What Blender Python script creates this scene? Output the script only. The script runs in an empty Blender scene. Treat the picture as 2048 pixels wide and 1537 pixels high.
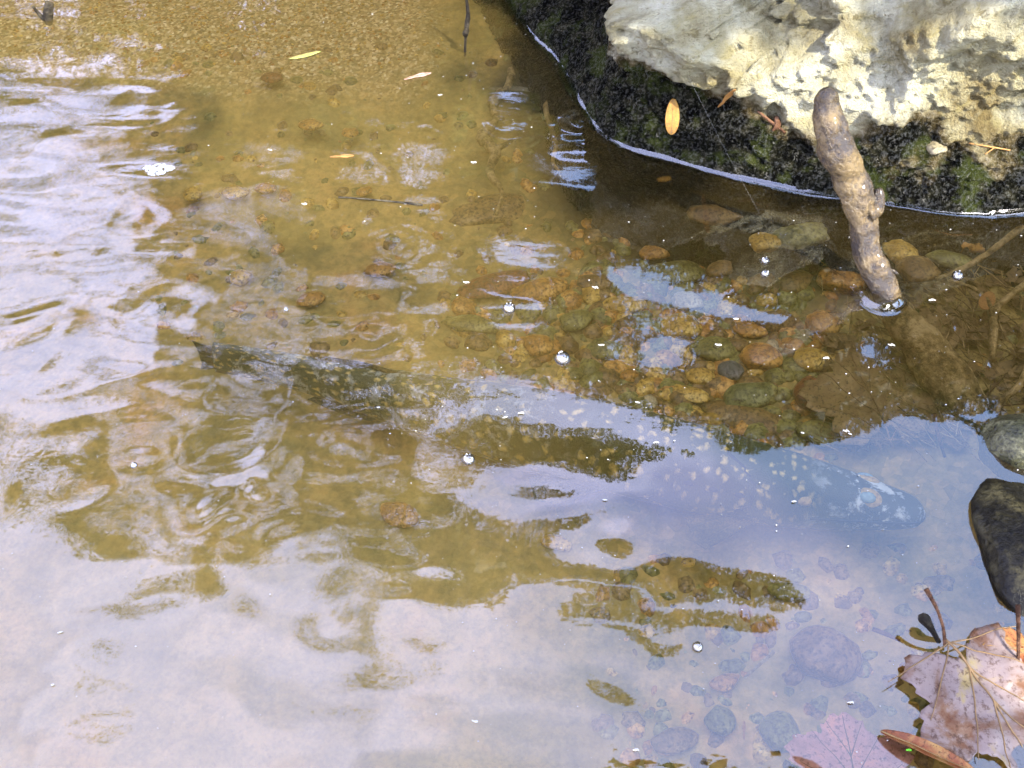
import bpy, bmesh, math, random
import numpy as np
from mathutils import Vector, Matrix

random.seed(7); rng = np.random.default_rng(11)
S = bpy.context.scene
COL = S.collection

# ------------------------------------------------------------------ camera, sky, sun, exposure
CAM_H, PITCH, F = 1.15, math.radians(48.0), 2000.0       # focal length in pixels of the 2048 px wide photograph
cam_d = bpy.data.cameras.new('camera'); cam = bpy.data.objects.new('camera', cam_d); COL.objects.link(cam)
cam.location = (0, 0, CAM_H); cam.rotation_euler = (math.pi/2 - PITCH, 0, 0)
cam_d.sensor_width = 36; cam_d.lens = 36*F/2048; cam_d.clip_start = .02; cam_d.clip_end = 500
S.camera = cam

SUN_EL, SUN_AZ = math.radians(50), math.radians(128)      # azimuth measured clockwise from +Y (towards +X)
w = bpy.data.worlds.new('World'); S.world = w; w.use_nodes = True
nt = w.node_tree; nt.nodes.clear()
def wn(t, **k):
    n = nt.nodes.new(t)
    for a, b in k.items(): setattr(n, a, b)
    return n
out = wn('ShaderNodeOutputWorld'); bg = wn('ShaderNodeBackground'); bg.inputs[1].default_value = .1
sky = wn('ShaderNodeTexSky', sky_type='NISHITA', sun_disc=False, sun_elevation=SUN_EL, sun_rotation=SUN_AZ,
         air_density=1.0, dust_density=1.6, ozone_density=2.5)
tc = wn('ShaderNodeTexCoord'); mp = wn('ShaderNodeMapping'); mp.inputs['Scale'].default_value = (1, 1, 1.9); mp.inputs['Location'].default_value = (3.1, .7, .2)
nz = wn('ShaderNodeTexNoise'); nz.inputs['Scale'].default_value = 2.6; nz.inputs['Detail'].default_value = 1; nz.inputs['Roughness'].default_value = .5; nz.inputs['Distortion'].default_value = 1.0
rp = wn('ShaderNodeValToRGB'); rp.color_ramp.elements[0].position = .34; rp.color_ramp.elements[1].position = .60
rp.color_ramp.elements[0].color = (.03, .03, .03, 1); rp.color_ramp.elements[1].color = (.95, .95, .95, 1)
n2 = wn('ShaderNodeTexNoise'); n2.inputs['Scale'].default_value = 6.5; n2.inputs['Detail'].default_value = 2; n2.inputs['Distortion'].default_value = 1.2
cl = wn('ShaderNodeValToRGB'); cl.color_ramp.elements[0].position = .36; cl.color_ramp.elements[1].position = .60
cl.color_ramp.elements[0].color = (4.1, 4.6, 8.0, 1); cl.color_ramp.elements[1].color = (6.0, 6.4, 10.0, 1)
nt.links.new(tc.outputs['Generated'], n2.inputs['Vector']); nt.links.new(n2.outputs['Fac'], cl.inputs[0])
mx = wn('ShaderNodeMix', data_type='RGBA')
L = nt.links.new
sx_ = wn('ShaderNodeSeparateXYZ'); ma = wn('ShaderNodeMath', operation='MULTIPLY_ADD'); ma.inputs[1].default_value = -.66
L(tc.outputs['Generated'], mp.inputs[0]); L(mp.outputs[0], nz.inputs['Vector']); L(tc.outputs['Generated'], sx_.inputs[0]); L(sx_.outputs[0], ma.inputs[0])
L(nz.outputs['Fac'], ma.inputs[2]); L(ma.outputs[0], rp.inputs[0])
L(rp.outputs[0], mx.inputs[0]); vm = wn('ShaderNodeVectorMath', operation='SCALE'); vm.inputs[3].default_value = 2.1; L(sky.outputs[0], vm.inputs[0]); L(vm.outputs[0], mx.inputs[6]); L(cl.outputs[0], mx.inputs[7])
L(mx.outputs[2], bg.inputs[0]); L(bg.outputs[0], out.inputs[0])

sd = bpy.data.lights.new('sun', 'SUN'); sun = bpy.data.objects.new('sun', sd); COL.objects.link(sun)
sd.energy = 2.3; sd.angle = math.radians(.5); sd.color = (1, .94, .82)
sv = Vector((math.sin(SUN_AZ)*math.cos(SUN_EL), math.cos(SUN_AZ)*math.cos(SUN_EL), math.sin(SUN_EL)))
sun.rotation_euler = sv.to_track_quat('Z', 'Y').to_euler(); sun.location = (3, 3, 6)
S.view_settings.view_transform = 'Standard'; S.view_settings.look = 'None'; S.view_settings.gamma = 1
S.view_settings.use_curve_mapping = False; S.view_settings.exposure = 3.1
S.render.engine = 'CYCLES'
S.cycles.max_bounces = 8; S.cycles.transparent_max_bounces = 12; S.cycles.diffuse_bounces = 3; S.cycles.glossy_bounces = 3
S.cycles.use_denoising = True; S.cycles.sample_clamp_indirect = 6

# ------------------------------------------------------------------ geometry helpers
SP, CP = math.sin(PITCH), math.cos(PITCH)
def ray(px, py):
    a = (px-1024)/F; b = (768.5-py)/F
    return np.array([a, CP + b*SP, -SP + b*CP])
def P(px, py, z=0.0):
    d = ray(px, py); t = (z-CAM_H)/d[2]
    return np.array([d[0]*t, d[1]*t, z])
def proj(X):                                              # world points (n,3) -> photograph pixels
    X = np.asarray(X, float); x, y, z = X[..., 0], X[..., 1], X[..., 2]-CAM_H
    dep = y*CP - z*SP; up = y*SP + z*CP
    dep = np.where(dep > 1e-3, dep, 1e-3)
    return 1024 + F*x/dep, 768.5 - F*up/dep
def mpp(px, py, z=0.0):                                   # metres per photograph pixel there
    d = ray(px, py); return (CAM_H-z)/(-d[2])/F

def hash3(i, j, k, seed):
    h = (i*374761393 + j*668265263 + k*2147483647 + seed*974634777) & 0xFFFFFFFF
    h = ((h ^ (h >> 13))*1274126177) & 0xFFFFFFFF
    h = ((h ^ (h >> 16))*2246822519) & 0xFFFFFFFF
    return ((h ^ (h >> 15)) & 0xFFFFFF)/float(0xFFFFFF)
def vn(x, y, z=0.0, seed=0):                              # smooth value noise in -1..1
    x, y, z = np.broadcast_arrays(np.asarray(x, float), np.asarray(y, float), np.asarray(z, float))
    i, j, k = (np.floor(v).astype(np.int64) for v in (x, y, z)); f, g, h = x-i, y-j, z-k
    f, g, h = (v*v*v*(v*(v*6-15)+10) for v in (f, g, h))
    r = 0
    for a in (0, 1):
        for b in (0, 1):
            for c in (0, 1):
                r = r + hash3(i+a, j+b, k+c, seed)*(f if a else 1-f)*(g if b else 1-g)*(h if c else 1-h)
    return r*2-1
def fbm(x, y, z=0.0, o=4, seed=0, g=.5):
    r = 0; a = 1; t = 0
    for q in range(o):
        r = r + a*vn(x*2**q, y*2**q, np.asarray(z)*2**q, seed+q*17); t += a; a *= g
    return r/t
def sm(a, b, v):
    t = np.clip((v-a)/(b-a), 0, 1); return t*t*(3-2*t)

def mesh(name, v, f, smooth=True, uv=None):
    me = bpy.data.meshes.new(name)
    v = np.asarray(v, np.float32); 
    if isinstance(f, np.ndarray):
        n, k = f.shape
        me.vertices.add(len(v)); me.vertices.foreach_set('co', v.ravel())
        me.loops.add(n*k); me.loops.foreach_set('vertex_index', f.astype(np.int32).ravel())
        me.polygons.add(n); me.polygons.foreach_set('loop_start', np.arange(0, n*k, k, dtype=np.int32))
        me.update(calc_edges=True)
    else:
        me.from_pydata([tuple(map(float, p)) for p in v], [], [tuple(map(int, q)) for q in f]); me.update()
    if smooth: me.polygons.foreach_set('use_smooth', np.ones(len(me.polygons), bool))
    return me
def obj(name, me, mat=None, parent=None, loc=None, **props):
    o = bpy.data.objects.new(name, me); COL.objects.link(o)
    if mat is not None and not me.materials: me.materials.append(mat)
    if parent is not None: o.parent = parent
    if loc is not None: o.location = loc
    for k, val in props.items(): o[k] = val
    return o
def empty(name, loc, **props):
    o = bpy.data.objects.new(name, None); COL.objects.link(o); o.location = loc; o.empty_display_size = .02
    for k, val in props.items(): o[k] = val
    return o
def gridfaces(nu, nv, wrap=False):
    i = np.arange(nv-1)[:, None]; j = np.arange(nu if wrap else nu-1)[None, :]; j2 = (j+1) % nu
    a = i*nu+j; b = i*nu+j2; c = (i+1)*nu+j2; d = (i+1)*nu+j
    return np.stack([a, b, c, d], -1).reshape(-1, 4)
def attr(me, name, vals):
    a = me.attributes.new(name, 'FLOAT', 'POINT'); a.data.foreach_set('value', np.asarray(vals, np.float32))

def tube(pts, rad, n=14, rough=0.0, seed=0, freq=30, flat=None):
    """A closed, tapered tube through world points; returns verts, faces."""
    pts = np.asarray(pts, float); rad = np.asarray(rad, float)
    T = np.gradient(pts, axis=0); T /= np.linalg.norm(T, axis=1)[:, None]+1e-12
    ref = np.array([0., 0., 1.]) if abs(T[:, 2]).mean() < .8 else np.array([1., 0., 0.])
    V = []
    for p, t, r in zip(pts, T, rad):
        a = np.cross(t, ref); a /= np.linalg.norm(a)+1e-9; b = np.cross(a, t)
        th = np.arange(n)*2*math.pi/n
        V.append(p + r*(np.cos(th)[:, None]*a + (flat or 1)*np.sin(th)[:, None]*b))
    V = np.concatenate(V)
    if rough:
        c = np.repeat(pts, n, 0); d = V-c
        V = c + d*(1+rough*fbm(V[:, 0]*freq, V[:, 1]*freq, V[:, 2]*freq, 4, seed))[:, None]
    f = [tuple(q) for q in gridfaces(n, len(pts), True)]
    f.append(tuple(range(n))[::-1]); m = (len(pts)-1)*n; f.append(tuple(range(m, m+n)))
    return V, f
def spline(pts, k=8):
    """Catmull-Rom through rows of pts (any number of columns)."""
    p = np.asarray(pts, float); p = np.vstack([2*p[0]-p[1], p, 2*p[-1]-p[-2]]); o = []
    for i in range(1, len(p)-2):
        for t in np.arange(k)/k:
            o.append(.5*((2*p[i]) + (p[i+1]-p[i-1])*t + (2*p[i-1]-5*p[i]+4*p[i+1]-p[i+2])*t*t + (3*p[i]-p[i-1]-3*p[i+1]+p[i+2])*t**3))
    o.append(p[-2]); return np.array(o)
def join(parts):
    V = []; Fc = []; n = 0
    for v, f in parts:
        V.append(np.asarray(v)); Fc += [tuple(int(i)+n for i in q) for q in f]; n += len(v)
    return np.concatenate(V), Fc
def ico(sub):
    bm = bmesh.new(); bmesh.ops.create_icosphere(bm, subdivisions=sub, radius=1)
    v = np.array([x.co[:] for x in bm.verts]); f = np.array([[q.index for q in p.verts] for p in bm.faces]); bm.free(); return v, f
ICO2, ICO3, ICO4, ICO1 = ico(2), ico(3), ico(4), ico(1)

# ------------------------------------------------------------------ material helper
class M:
    def __init__(s, name):
        s.m = bpy.data.materials.new(name); s.m.use_nodes = True; s.t = s.m.node_tree; s.t.nodes.clear()
        s.out = s.n('ShaderNodeOutputMaterial')
    def n(s, t, _in=None, **k):
        nd = s.t.nodes.new(t)
        for a, b in k.items(): setattr(nd, a, b)
        for a, b in (_in or {}).items():
            if hasattr(b, 'is_output') or isinstance(b, bpy.types.NodeSocket): s.t.links.new(b, nd.inputs[a])
            else: nd.inputs[a].default_value = b
        return nd
    def co(s, kind='Object', scale=(1, 1, 1), loc=(0, 0, 0)):
        t = s.n('ShaderNodeTexCoord'); return s.n('ShaderNodeMapping', {0: t.outputs[kind], 'Scale': scale, 'Location': loc}).outputs[0]
    def noise(s, vec, scale, det=5, rough=.55, dist=0.0):
        return s.n('ShaderNodeTexNoise', {'Vector': vec, 'Scale': scale, 'Detail': det, 'Roughness': rough, 'Distortion': dist}).outputs['Fac']
    def voro(s, vec, scale, feature='F1', outp='Distance', rnd=1.0):
        return s.n('ShaderNodeTexVoronoi', {'Vector': vec, 'Scale': scale, 'Randomness': rnd}, feature=feature).outputs[outp]
    def ramp(s, fac, stops, interp='LINEAR'):
        r = s.n('ShaderNodeValToRGB', {0: fac}); cr = r.color_ramp; cr.interpolation = interp
        while len(cr.elements) < len(stops): cr.elements.new(.5)
        for e, (p, c) in zip(cr.elements, stops):
            e.position = p; e.color = (*c, 1) if len(c) == 3 else c
        return r.outputs[0]
    def mix(s, f, a, b, mode='MIX'):
        nd = s.n('ShaderNodeMix', data_type='RGBA', blend_type=mode)
        for i, v in ((0, f), (6, a), (7, b)):
            if isinstance(v, bpy.types.NodeSocket): s.t.links.new(v, nd.inputs[i])
            else: nd.inputs[i].default_value = (*v, 1) if isinstance(v, tuple) and len(v) == 3 else v
        return nd.outputs[2]
    def math(s, op, a, b=0.0, clamp=False): return s.n('ShaderNodeMath', {0: a, 1: b}, operation=op, use_clamp=clamp).outputs[0]
    def attr(s, name): return s.n('ShaderNodeAttribute', attribute_name=name)
    def bump(s, h, strength=.5, dist=.01, normal=None):
        d = {'Height': h, 'Strength': strength, 'Distance': dist}
        if normal is not None: d['Normal'] = normal
        return s.n('ShaderNodeBump', d).outputs[0]
    def pbsdf(s, col, rough=.6, normal=None, **k):
        d = {'Base Color': col if isinstance(col, bpy.types.NodeSocket) else (*col, 1), 'Roughness': rough, 'Specular IOR Level': .22}
        if normal is not None: d['Normal'] = normal
        d.update(k); b = s.n('ShaderNodeBsdfPrincipled', d); return b.outputs[0]
    def fin(s, sh): s.t.links.new(sh, s.out.inputs[0]); return s.m

# ------------------------------------------------------------------ materials
def stone_mat(name, cols, scale=30, wet=.35):
    m = M(name); c = m.co(); rnd = m.n('ShaderNodeObjectInfo').outputs['Random']
    n1 = m.noise(c, scale, 6, .6); n2 = m.noise(c, scale*5, 3, .6)
    col = m.ramp(n1, [(.3, cols[0]), (.5, cols[1]), (.66, cols[2])])
    col = m.mix(m.ramp(n2, [(.45, (0, 0, 0)), (.7, (1, 1, 1))]), col, tuple(x*.45 for x in cols[0]))
    return m.fin(m.pbsdf(col, wet, m.bump(m.math('ADD', n1, n2), .6, .004), **({'Specular IOR Level': .12} if name == 'stone_dark' else {})))
MAT = {}
MAT['orange'] = stone_mat('stone_orange', [(.18, .08, .016), (.36, .18, .035), (.60, .36, .10)])
MAT['gold'] = stone_mat('stone_gold', [(.22, .13, .025), (.44, .28, .055), (.66, .48, .14)])
MAT['brown'] = stone_mat('stone_brown', [(.08, .048, .015), (.18, .11, .036), (.28, .19, .07)])
MAT['olive'] = stone_mat('stone_olive', [(.08, .075, .02), (.17, .155, .04), (.28, .26, .09)])
MAT['green'] = stone_mat('stone_green', [(.06, .065, .018), (.14, .15, .05), (.25, .26, .12)])
MAT['grey'] = stone_mat('stone_grey', [(.04, .043, .04), (.10, .105, .10), (.2, .2, .2)])
MAT['dark'] = stone_mat('stone_dark', [(.002, .0015, .001), (.007, .006, .003), (.030, .026, .012)], 30, .4)
MAT['mossy'] = stone_mat('stone_mossy', [(.010, .010, .004), (.035, .034, .014), (.10, .095, .05)], 40, .25)
MAT['rust'] = stone_mat('stone_rust', [(.07, .024, .008), (.15, .05, .016), (.24, .10, .04)])
MAT['tan'] = stone_mat('stone_tan', [(.08, .065, .035), (.15, .125, .07), (.24, .2, .12)])
MAT['cream'] = stone_mat('stone_cream', [(.25, .2, .1), (.38, .32, .18), (.5, .45, .3)])

def bed_mat():
    m = M('creek_bed'); c = m.co(); sand = m.attr('sand').outputs['Fac']; pebbly = m.attr('patch').outputs['Fac']
    a = m.noise(c, 5, 6, .6, .4); b = m.noise(c, 45, 5, .65); v = m.voro(c, 55, outp='Color'); vd = m.voro(c, 55)
    v2 = m.voro(c, 160, outp='Color')
    col = m.ramp(a, [(.28, (.14, .11, .03)), (.45, (.29, .215, .06)), (.58, (.42, .29, .085)), (.72, (.50, .29, .085))])
    pc = m.ramp(v, [(.2, (.06, .055, .015)), (.5, (.18, .14, .04)), (.8, (.34, .22, .06))])
    col = m.mix(m.math('MULTIPLY', pebbly, .55), col, pc)  # mottled pebble tones, stronger towards the middle and right
    gr = m.ramp(v2, [(.1, (.16, .10, .035)), (.45, (.34, .24, .09)), (.75, (.52, .40, .20)), (.95, (.75, .66, .45))])
    col = m.mix(sand, col, gr)
    col = m.mix(m.ramp(b, [(.35, (.5, .5, .5)), (.6, (0, 0, 0))]), col, (.07, .07, .02))
    bp = m.bump(m.math('ADD', b, vd), .7, .006)
    col = m.mix(m.attr('rock_shade').outputs['Fac'], col, (.02, .016, .006))  # shade under the boulder edge painted into the bed colour
    return m.fin(m.pbsdf(col, .7, bp))
MAT['bed'] = bed_mat()

def water_mat():
    m = M('creek_water'); c = m.co('Object', (1, 1.9, 1))
    n1 = m.noise(c, 26, 3, .45, .6); n2 = m.noise(c, 90, 2, .5)
    amp = m.attr('agit').outputs['Fac']
    h = m.math('MULTIPLY', m.math('ADD', n1, m.math('MULTIPLY', n2, .12)), amp)
    bp = m.bump(h, 1.0, .00025)
    fr = m.n('ShaderNodeFresnel', {'IOR': 1.74, 'Normal': bp}).outputs[0]
    gl = m.n('ShaderNodeBsdfGlossy', {'Color': (.97, .97, 1, 1), 'Roughness': .015, 'Normal': bp}).outputs[0]
    tr = m.n('ShaderNodeBsdfTransparent', {'Color': (.97, .92, .78, 1)}).outputs[0]
    mk = m.n('ShaderNodeBsdfDiffuse', {'Color': (.22, .155, .045, 1)}).outputs[0]
    body = m.n('ShaderNodeMixShader', {0: m.attr('silt').outputs['Fac'], 1: tr, 2: mk}).outputs[0]
    return m.fin(m.n('ShaderNodeMixShader', {0: fr, 1: body, 2: gl}).outputs[0])
MAT['water'] = water_mat()
def meniscus_mat():
    m = M('meniscus'); 
    fr = m.n('ShaderNodeFresnel', {'IOR': 1.9}).outputs[0]
    gl = m.n('ShaderNodeBsdfGlossy', {'Color': (1, 1, 1, 1), 'Roughness': .05}).outputs[0]
    tr = m.n('ShaderNodeBsdfTransparent', {'Color': (.9, .9, .85, 1)}).outputs[0]
    return m.fin(m.n('ShaderNodeMixShader', {0: m.math('ADD', m.math('MULTIPLY', fr, .75), .0, True), 1: tr, 2: gl}).outputs[0])
MAT['meniscus'] = meniscus_mat()

def rock_mat():
    m = M('boulder'); c = m.co(); wet = m.attr('wet').outputs['Fac']
    a = m.noise(c, 6, 8, .65, .3); b = m.noise(c, 40, 6, .7); f = m.noise(c, 160, 4, .7); s = m.co('Object', (1, 1, 3)); st = m.noise(s, 14, 6, .6, .8)
    pale = m.ramp(a, [(.34, (.16, .12, .05)), (.46, (.32, .285, .16)), (.55, (.43, .40, .26)), (.68, (.56, .535, .39))])
    pale = m.mix(m.ramp(st, [(.56, (0, 0, 0)), (.66, (.6, .6, .6))]), pale, (.30, .25, .10))
    pale = m.mix(m.ramp(b, [(.34, (.7, .7, .7)), (.42, (0, 0, 0))]), pale, (.14, .11, .045))
    dark = m.ramp(b, [(.40, (.003, .003, .0025)), (.52, (.010, .010, .006)), (.62, (.034, .031, .018)), (.75, (.09, .09, .06))])
    mo = m.noise(c, 11, 5, .6)
    dark = m.mix(m.ramp(mo, [(.52, (0, 0, 0)), (.6, (.7, .7, .7))]), dark, (.042, .05, .012))
    dark = m.mix(m.attr('sunk_shade').outputs['Fac'], dark, (.006, .0055, .003))  # rock below the waterline painted near black for the shaded strip
    wv_ = m.math('ADD', wet, m.math('MULTIPLY', m.math('SUBTRACT', st, .5), m.ramp(wet, [(.02, (0, 0, 0)), (.25, (1, 1, 1)), (.85, (.8, .8, .8)), (1, (.25, .25, .25))])), True)
    brown = m.ramp(b, [(.38, (.035, .026, .010)), (.5, (.10, .076, .034)), (.64, (.22, .18, .10))])
    col = m.mix(m.ramp(wv_, [(.06, (0, 0, 0)), (.40, (1, 1, 1))]), pale, brown)
    col = m.mix(m.ramp(wv_, [(.40, (0, 0, 0)), (.80, (1, 1, 1))]), col, dark)
    rough = m.math('SUBTRACT', .85, m.math('MULTIPLY', wet, .55))
    bp = m.bump(m.math('ADD', m.math('ADD', b, m.math('MULTIPLY', f, .8)), st), 1.0, .030)
    spk = m.math('MULTIPLY', m.ramp(f, [(.50, (0, 0, 0)), (.62, (1, 1, 1))]), .9)
    return m.fin(m.pbsdf(col, rough, bp, **{'Specular IOR Level': m.math('MULTIPLY', spk, wet)}))
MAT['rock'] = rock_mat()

def bark_mat(name, cols, rough=.3, sc=(1, 1, 1)):
    m = M(name); c = m.co('Object', sc); a = m.noise(c, 18, 6, .65); b = m.noise(c, 120, 5, .7)
    col = m.ramp(m.math('ADD', m.math('MULTIPLY', a, .7), m.math('MULTIPLY', b, .3)), [(.43, cols[0]), (.5, cols[1]), (.57, cols[2])])
    return m.fin(m.pbsdf(col, rough, m.bump(m.math('ADD', a, m.math('MULTIPLY', b, .6)), 1.0, .012), **({'Specular IOR Level': .5, 'Coat Weight': .15, 'Coat Roughness': .12} if rough < .29 else {'Specular IOR Level': .1})))
MAT['stick'] = bark_mat('wet_bark', [(.018, .010, .003), (.055, .034, .010), (.12, .080, .028)], .26)
MAT['siltstick'] = bark_mat('silt_covered_bark', [(.09, .06, .02), (.23, .16, .06), (.40, .29, .13)], .7)
MAT['root'] = bark_mat('root_bark', [(.012, .008, .003), (.05, .032, .012), (.10, .07, .03)], .7)
MAT['bark'] = bark_mat('tree_bark', [(.03, .022, .015), (.08, .06, .042), (.14, .11, .08)], .85)
MAT['twig'] = bark_mat('twig_bark', [(.03, .013, .006), (.08, .038, .018), (.16, .085, .045)], .5)
MAT['darktwig'] = bark_mat('dark_twig', [(.008, .006, .004), (.025, .02, .012), (.06, .05, .03)], .4)
MAT['straw'] = bark_mat('straw', [(.16, .12, .05), (.3, .24, .11), (.45, .38, .2)], .6)

def plain(name, col, rough=.5, var=.5, sc=60, **k):
    m = M(name); c = m.co(); n = m.noise(c, sc, 5, .6)
    cc = m.ramp(n, [(.3, tuple(x*(1-var) for x in col)), (.7, tuple(min(1, x*(1+var*.5)) for x in col))])
    return m.fin(m.pbsdf(cc, rough, m.bump(n, .4, .002), **k))
def leaf_mat(name, stops, rough=.35, sc=18, transl=.25):
    m = M(name); c = m.co(); a = m.noise(c, sc, 6, .65, .4); b = m.noise(c, sc*9, 4, .7)
    col = m.ramp(a, stops); col = m.mix(m.ramp(b, [(.52, (0, 0, 0)), (.64, (.7, .7, .7))]), col, tuple(x*.45 for x in stops[0][1]))
    bp = m.bump(m.math('ADD', a, m.math('MULTIPLY', b, .4)), .5, .003)
    p = m.pbsdf(col, rough, bp)
    t = m.n('ShaderNodeBsdfTranslucent', {'Color': col}).outputs[0]
    return m.fin(m.n('ShaderNodeMixShader', {0: transl, 1: p, 2: t}).outputs[0])
MAT['crown'] = leaf_mat('tree_leaves', [(.3, (.028, .045, .008)), (.5, (.05, .075, .014)), (.7, (.085, .115, .025))], .5, 1.2, .35)
MAT['leaf_pink'] = leaf_mat('dead_leaf_mauve', [(.32, (.085, .030, .010)), (.41, (.115, .062, .035)), (.47, (.15, .11, .092)), (.56, (.17, .13, .115)), (.64, (.21, .155, .065))], .3, 13)
MAT['leaf_rust'] = leaf_mat('dead_leaf_rust', [(.25, (.07, .02, .008)), (.5, (.17, .055, .018)), (.75, (.32, .20, .06))], .3, 26)
MAT['leaf_sub'] = leaf_mat('sunken_leaf_tan', [(.25, (.15, .10, .03)), (.5, (.33, .24, .075)), (.75, (.50, .38, .15))], .6, 20)
MAT['leaf_subpink'] = leaf_mat('sunken_leaf_pink', [(.25, (.22, .09, .06)), (.5, (.50, .26, .22)), (.68, (.80, .36, .20))], .5, 20)
MAT['leaf_subbrown'] = leaf_mat('sunken_leaf_brown', [(.25, (.08, .052, .02)), (.5, (.20, .13, .05)), (.75, (.34, .24, .11))], .6, 20)
MAT['leaf_yellow'] = leaf_mat('leaf_yellow', [(.3, (.10, .045, .008)), (.5, (.26, .13, .018)), (.75, (.33, .19, .025))], .4, 60)
MAT['leaf_lime'] = leaf_mat('leaf_lime', [(.3, (.20, .23, .05)), (.6, (.30, .33, .09))], .4, 60)
MAT['leaf_pale'] = leaf_mat('samara_pale', [(.3, (.26, .15, .11)), (.6, (.38, .27, .21))], .5, 60)
MAT['leaf_ochre'] = leaf_mat('samara_ochre', [(.3, (.24, .11, .03)), (.6, (.38, .2, .06))], .5, 60)
MAT['vein'] = plain('leaf_vein', (.15, .09, .035), .6)
MAT['fleck'] = plain('pale_fleck', (.36, .35, .31), .6, .3)
MAT['green_fleck'] = plain('green_fleck', (.12, .5, .03), .5, .2)
MAT['algae'] = plain('algae', (.045, .035, .014), .9, .6, 40)
def bubble_mat():
    m = M('bubble'); fr = m.n('ShaderNodeFresnel', {'IOR': 1.6}).outputs[0]
    gl = m.n('ShaderNodeBsdfGlossy', {'Color': (1, 1, 1, 1), 'Roughness': .03}).outputs[0]
    tr = m.n('ShaderNodeBsdfTransparent', {'Color': (.95, .95, .95, 1)}).outputs[0]
    return m.fin(m.n('ShaderNodeMixShader', {0: m.math('ADD', fr, .12, True), 1: tr, 2: gl}).outputs[0])
MAT['bubble'] = bubble_mat()
MAT['foam'] = plain('foam', (.5, .5, .5), .25, .4, 300)

# ------------------------------------------------------------------ creek bed
ROCK_PX = [(960, -60), (1010, 0), (1060, 70), (1110, 120), (1150, 190), (1190, 255), (1240, 293), (1330, 320), (1450, 353), (1600, 385),
           (1700, 402), (1800, 414), (1900, 430), (1990, 432), (2060, 425), (2200, 405)]
rk_front = np.array([P(a, b)[:2] for a, b in ROCK_PX])

def bed_z(x, y):
    x = np.asarray(x, float); y = np.asarray(y, float)
    z = -.19 + .02*fbm(x*1.7, y*1.7, 0, 3, 3) + .012*fbm(x*9, y*9, 0, 3, 8)
    px, py = proj(np.stack([x, y, np.full_like(x, -.15)], -1))
    far = sm(1.35, 2.3, y)
    z = z + .135*far*(1-sm(-.2, .6, x))                  # sand bar rising at the far left
    z = z + .05*far*sm(-.2, .6, x)
    z = z + .075*sm(.35, .95, x)*(1-sm(1.9, 2.6, y))      # shallow by the stick and the leaves
    bank = sm(2.9, 6.0, y)*1.5 + sm(2.0, 5, np.abs(x))*1.2 + sm(.0, -4, y)*.5
    return z + bank
def axis(a, b, lo, hi, n, ext):
    core = np.linspace(lo, hi, n); s = np.geomspace(.02, ext, 26)
    return np.concatenate([(lo-s)[::-1], core, hi+s])
bx = axis(0, 0, -1.7, 1.7, 380, 60); by = axis(0, 0, .2, 3.0, 320, 60)
X, Y = np.meshgrid(bx, by); Z = bed_z(X, Y)
far = np.hypot(X, Y) > 8; Z = np.where(far, Z + 0*Z, Z)
me = mesh('creek_bed', np.stack([X, Y, Z], -1).reshape(-1, 3), gridfaces(len(bx), len(by)))
pxx, pyy = proj(np.stack([X, Y, Z], -1))
sand = sm(215, 90, pyy + 45*fbm(X*4, Y*4, 0, 3, 5))*sm(960, 820, pxx+60*fbm(X*3, Y*3, 0, 2, 6))*(Y < 6)
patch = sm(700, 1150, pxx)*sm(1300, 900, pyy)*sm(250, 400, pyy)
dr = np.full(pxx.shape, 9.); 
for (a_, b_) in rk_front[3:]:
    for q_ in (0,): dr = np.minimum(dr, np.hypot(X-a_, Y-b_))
attr(me, 'rock_shade', ((1-sm(.07, .17, dr+.04*fbm(X*9, Y*9, 0, 3, 55)))*.92).ravel()); attr(me, 'sand', sand.ravel()); attr(me, 'patch', np.clip(patch+.15, 0, 1).ravel())
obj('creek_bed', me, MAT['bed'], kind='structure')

# ------------------------------------------------------------------ boulder at the upper right
front = spline(rk_front, 14)
back = spline(np.array([front[-1], front[-1]+[.5, .35], front[-1]+[.7, 1.0], front[-1]+[.2, 1.6], front[-1]+[-.7, 1.7], front[0]+[.1, .7], front[0]]), 10)[1:-1]
outl = np.concatenate([front, back])
def resample(p, n, closed=False):
    q = np.vstack([p, p[:1]]) if closed else p
    d = np.r_[0, np.cumsum(np.linalg.norm(np.diff(q, axis=0), axis=1))]
    t = np.linspace(0, d[-1], n, endpoint=not closed)
    return np.stack([np.interp(t, d, q[:, i]) for i in range(q.shape[1])], 1)
fr_ = resample(front, 420); bk_ = resample(np.vstack([front[-1:], back, front[:1]]), 120)[1:-1]
outl = np.concatenate([fr_, bk_]); NU = len(outl)
CEN = np.array([1.12, 2.55])
prof = spline(np.array([[1.05, -.30], [1.045, -.12], [1.035, -.05], [1.015, -.015], [1.0, 0.0], [.975, .04], [.93, .09], [.90, .15], [.87, .21], [.80, .30], [.70, .38], [.58, .46], [.40, .53], [.2, .56], [.0, .57]]), 20)
NV = len(prof)
s = prof[:, 0][:, None, None]; zz = prof[:, 1][:, None]
XY = CEN + (outl[None]-CEN)*s; Zr = np.broadcast_to(zz, (NV, NU))
Vr = np.concatenate([XY, Zr[..., None]], -1).reshape(-1, 3)
x, y, z = Vr.T
cent = np.array([CEN[0], CEN[1], .1]); nd = Vr-cent; nd /= np.linalg.norm(nd, axis=1)[:, None]+1e-9
amp = sm(0, .1, np.abs(z))
big = fbm(x*3.2, y*3.2, z*4.2, 2, 31); rid = 1-np.abs(fbm(x*5+2, y*5, z*7, 4, 41)); med = fbm(x*14, y*14, z*18, 4, 51, .6); fin = fbm(x*60, y*60, z*60, 3, 61, .6)
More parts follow.
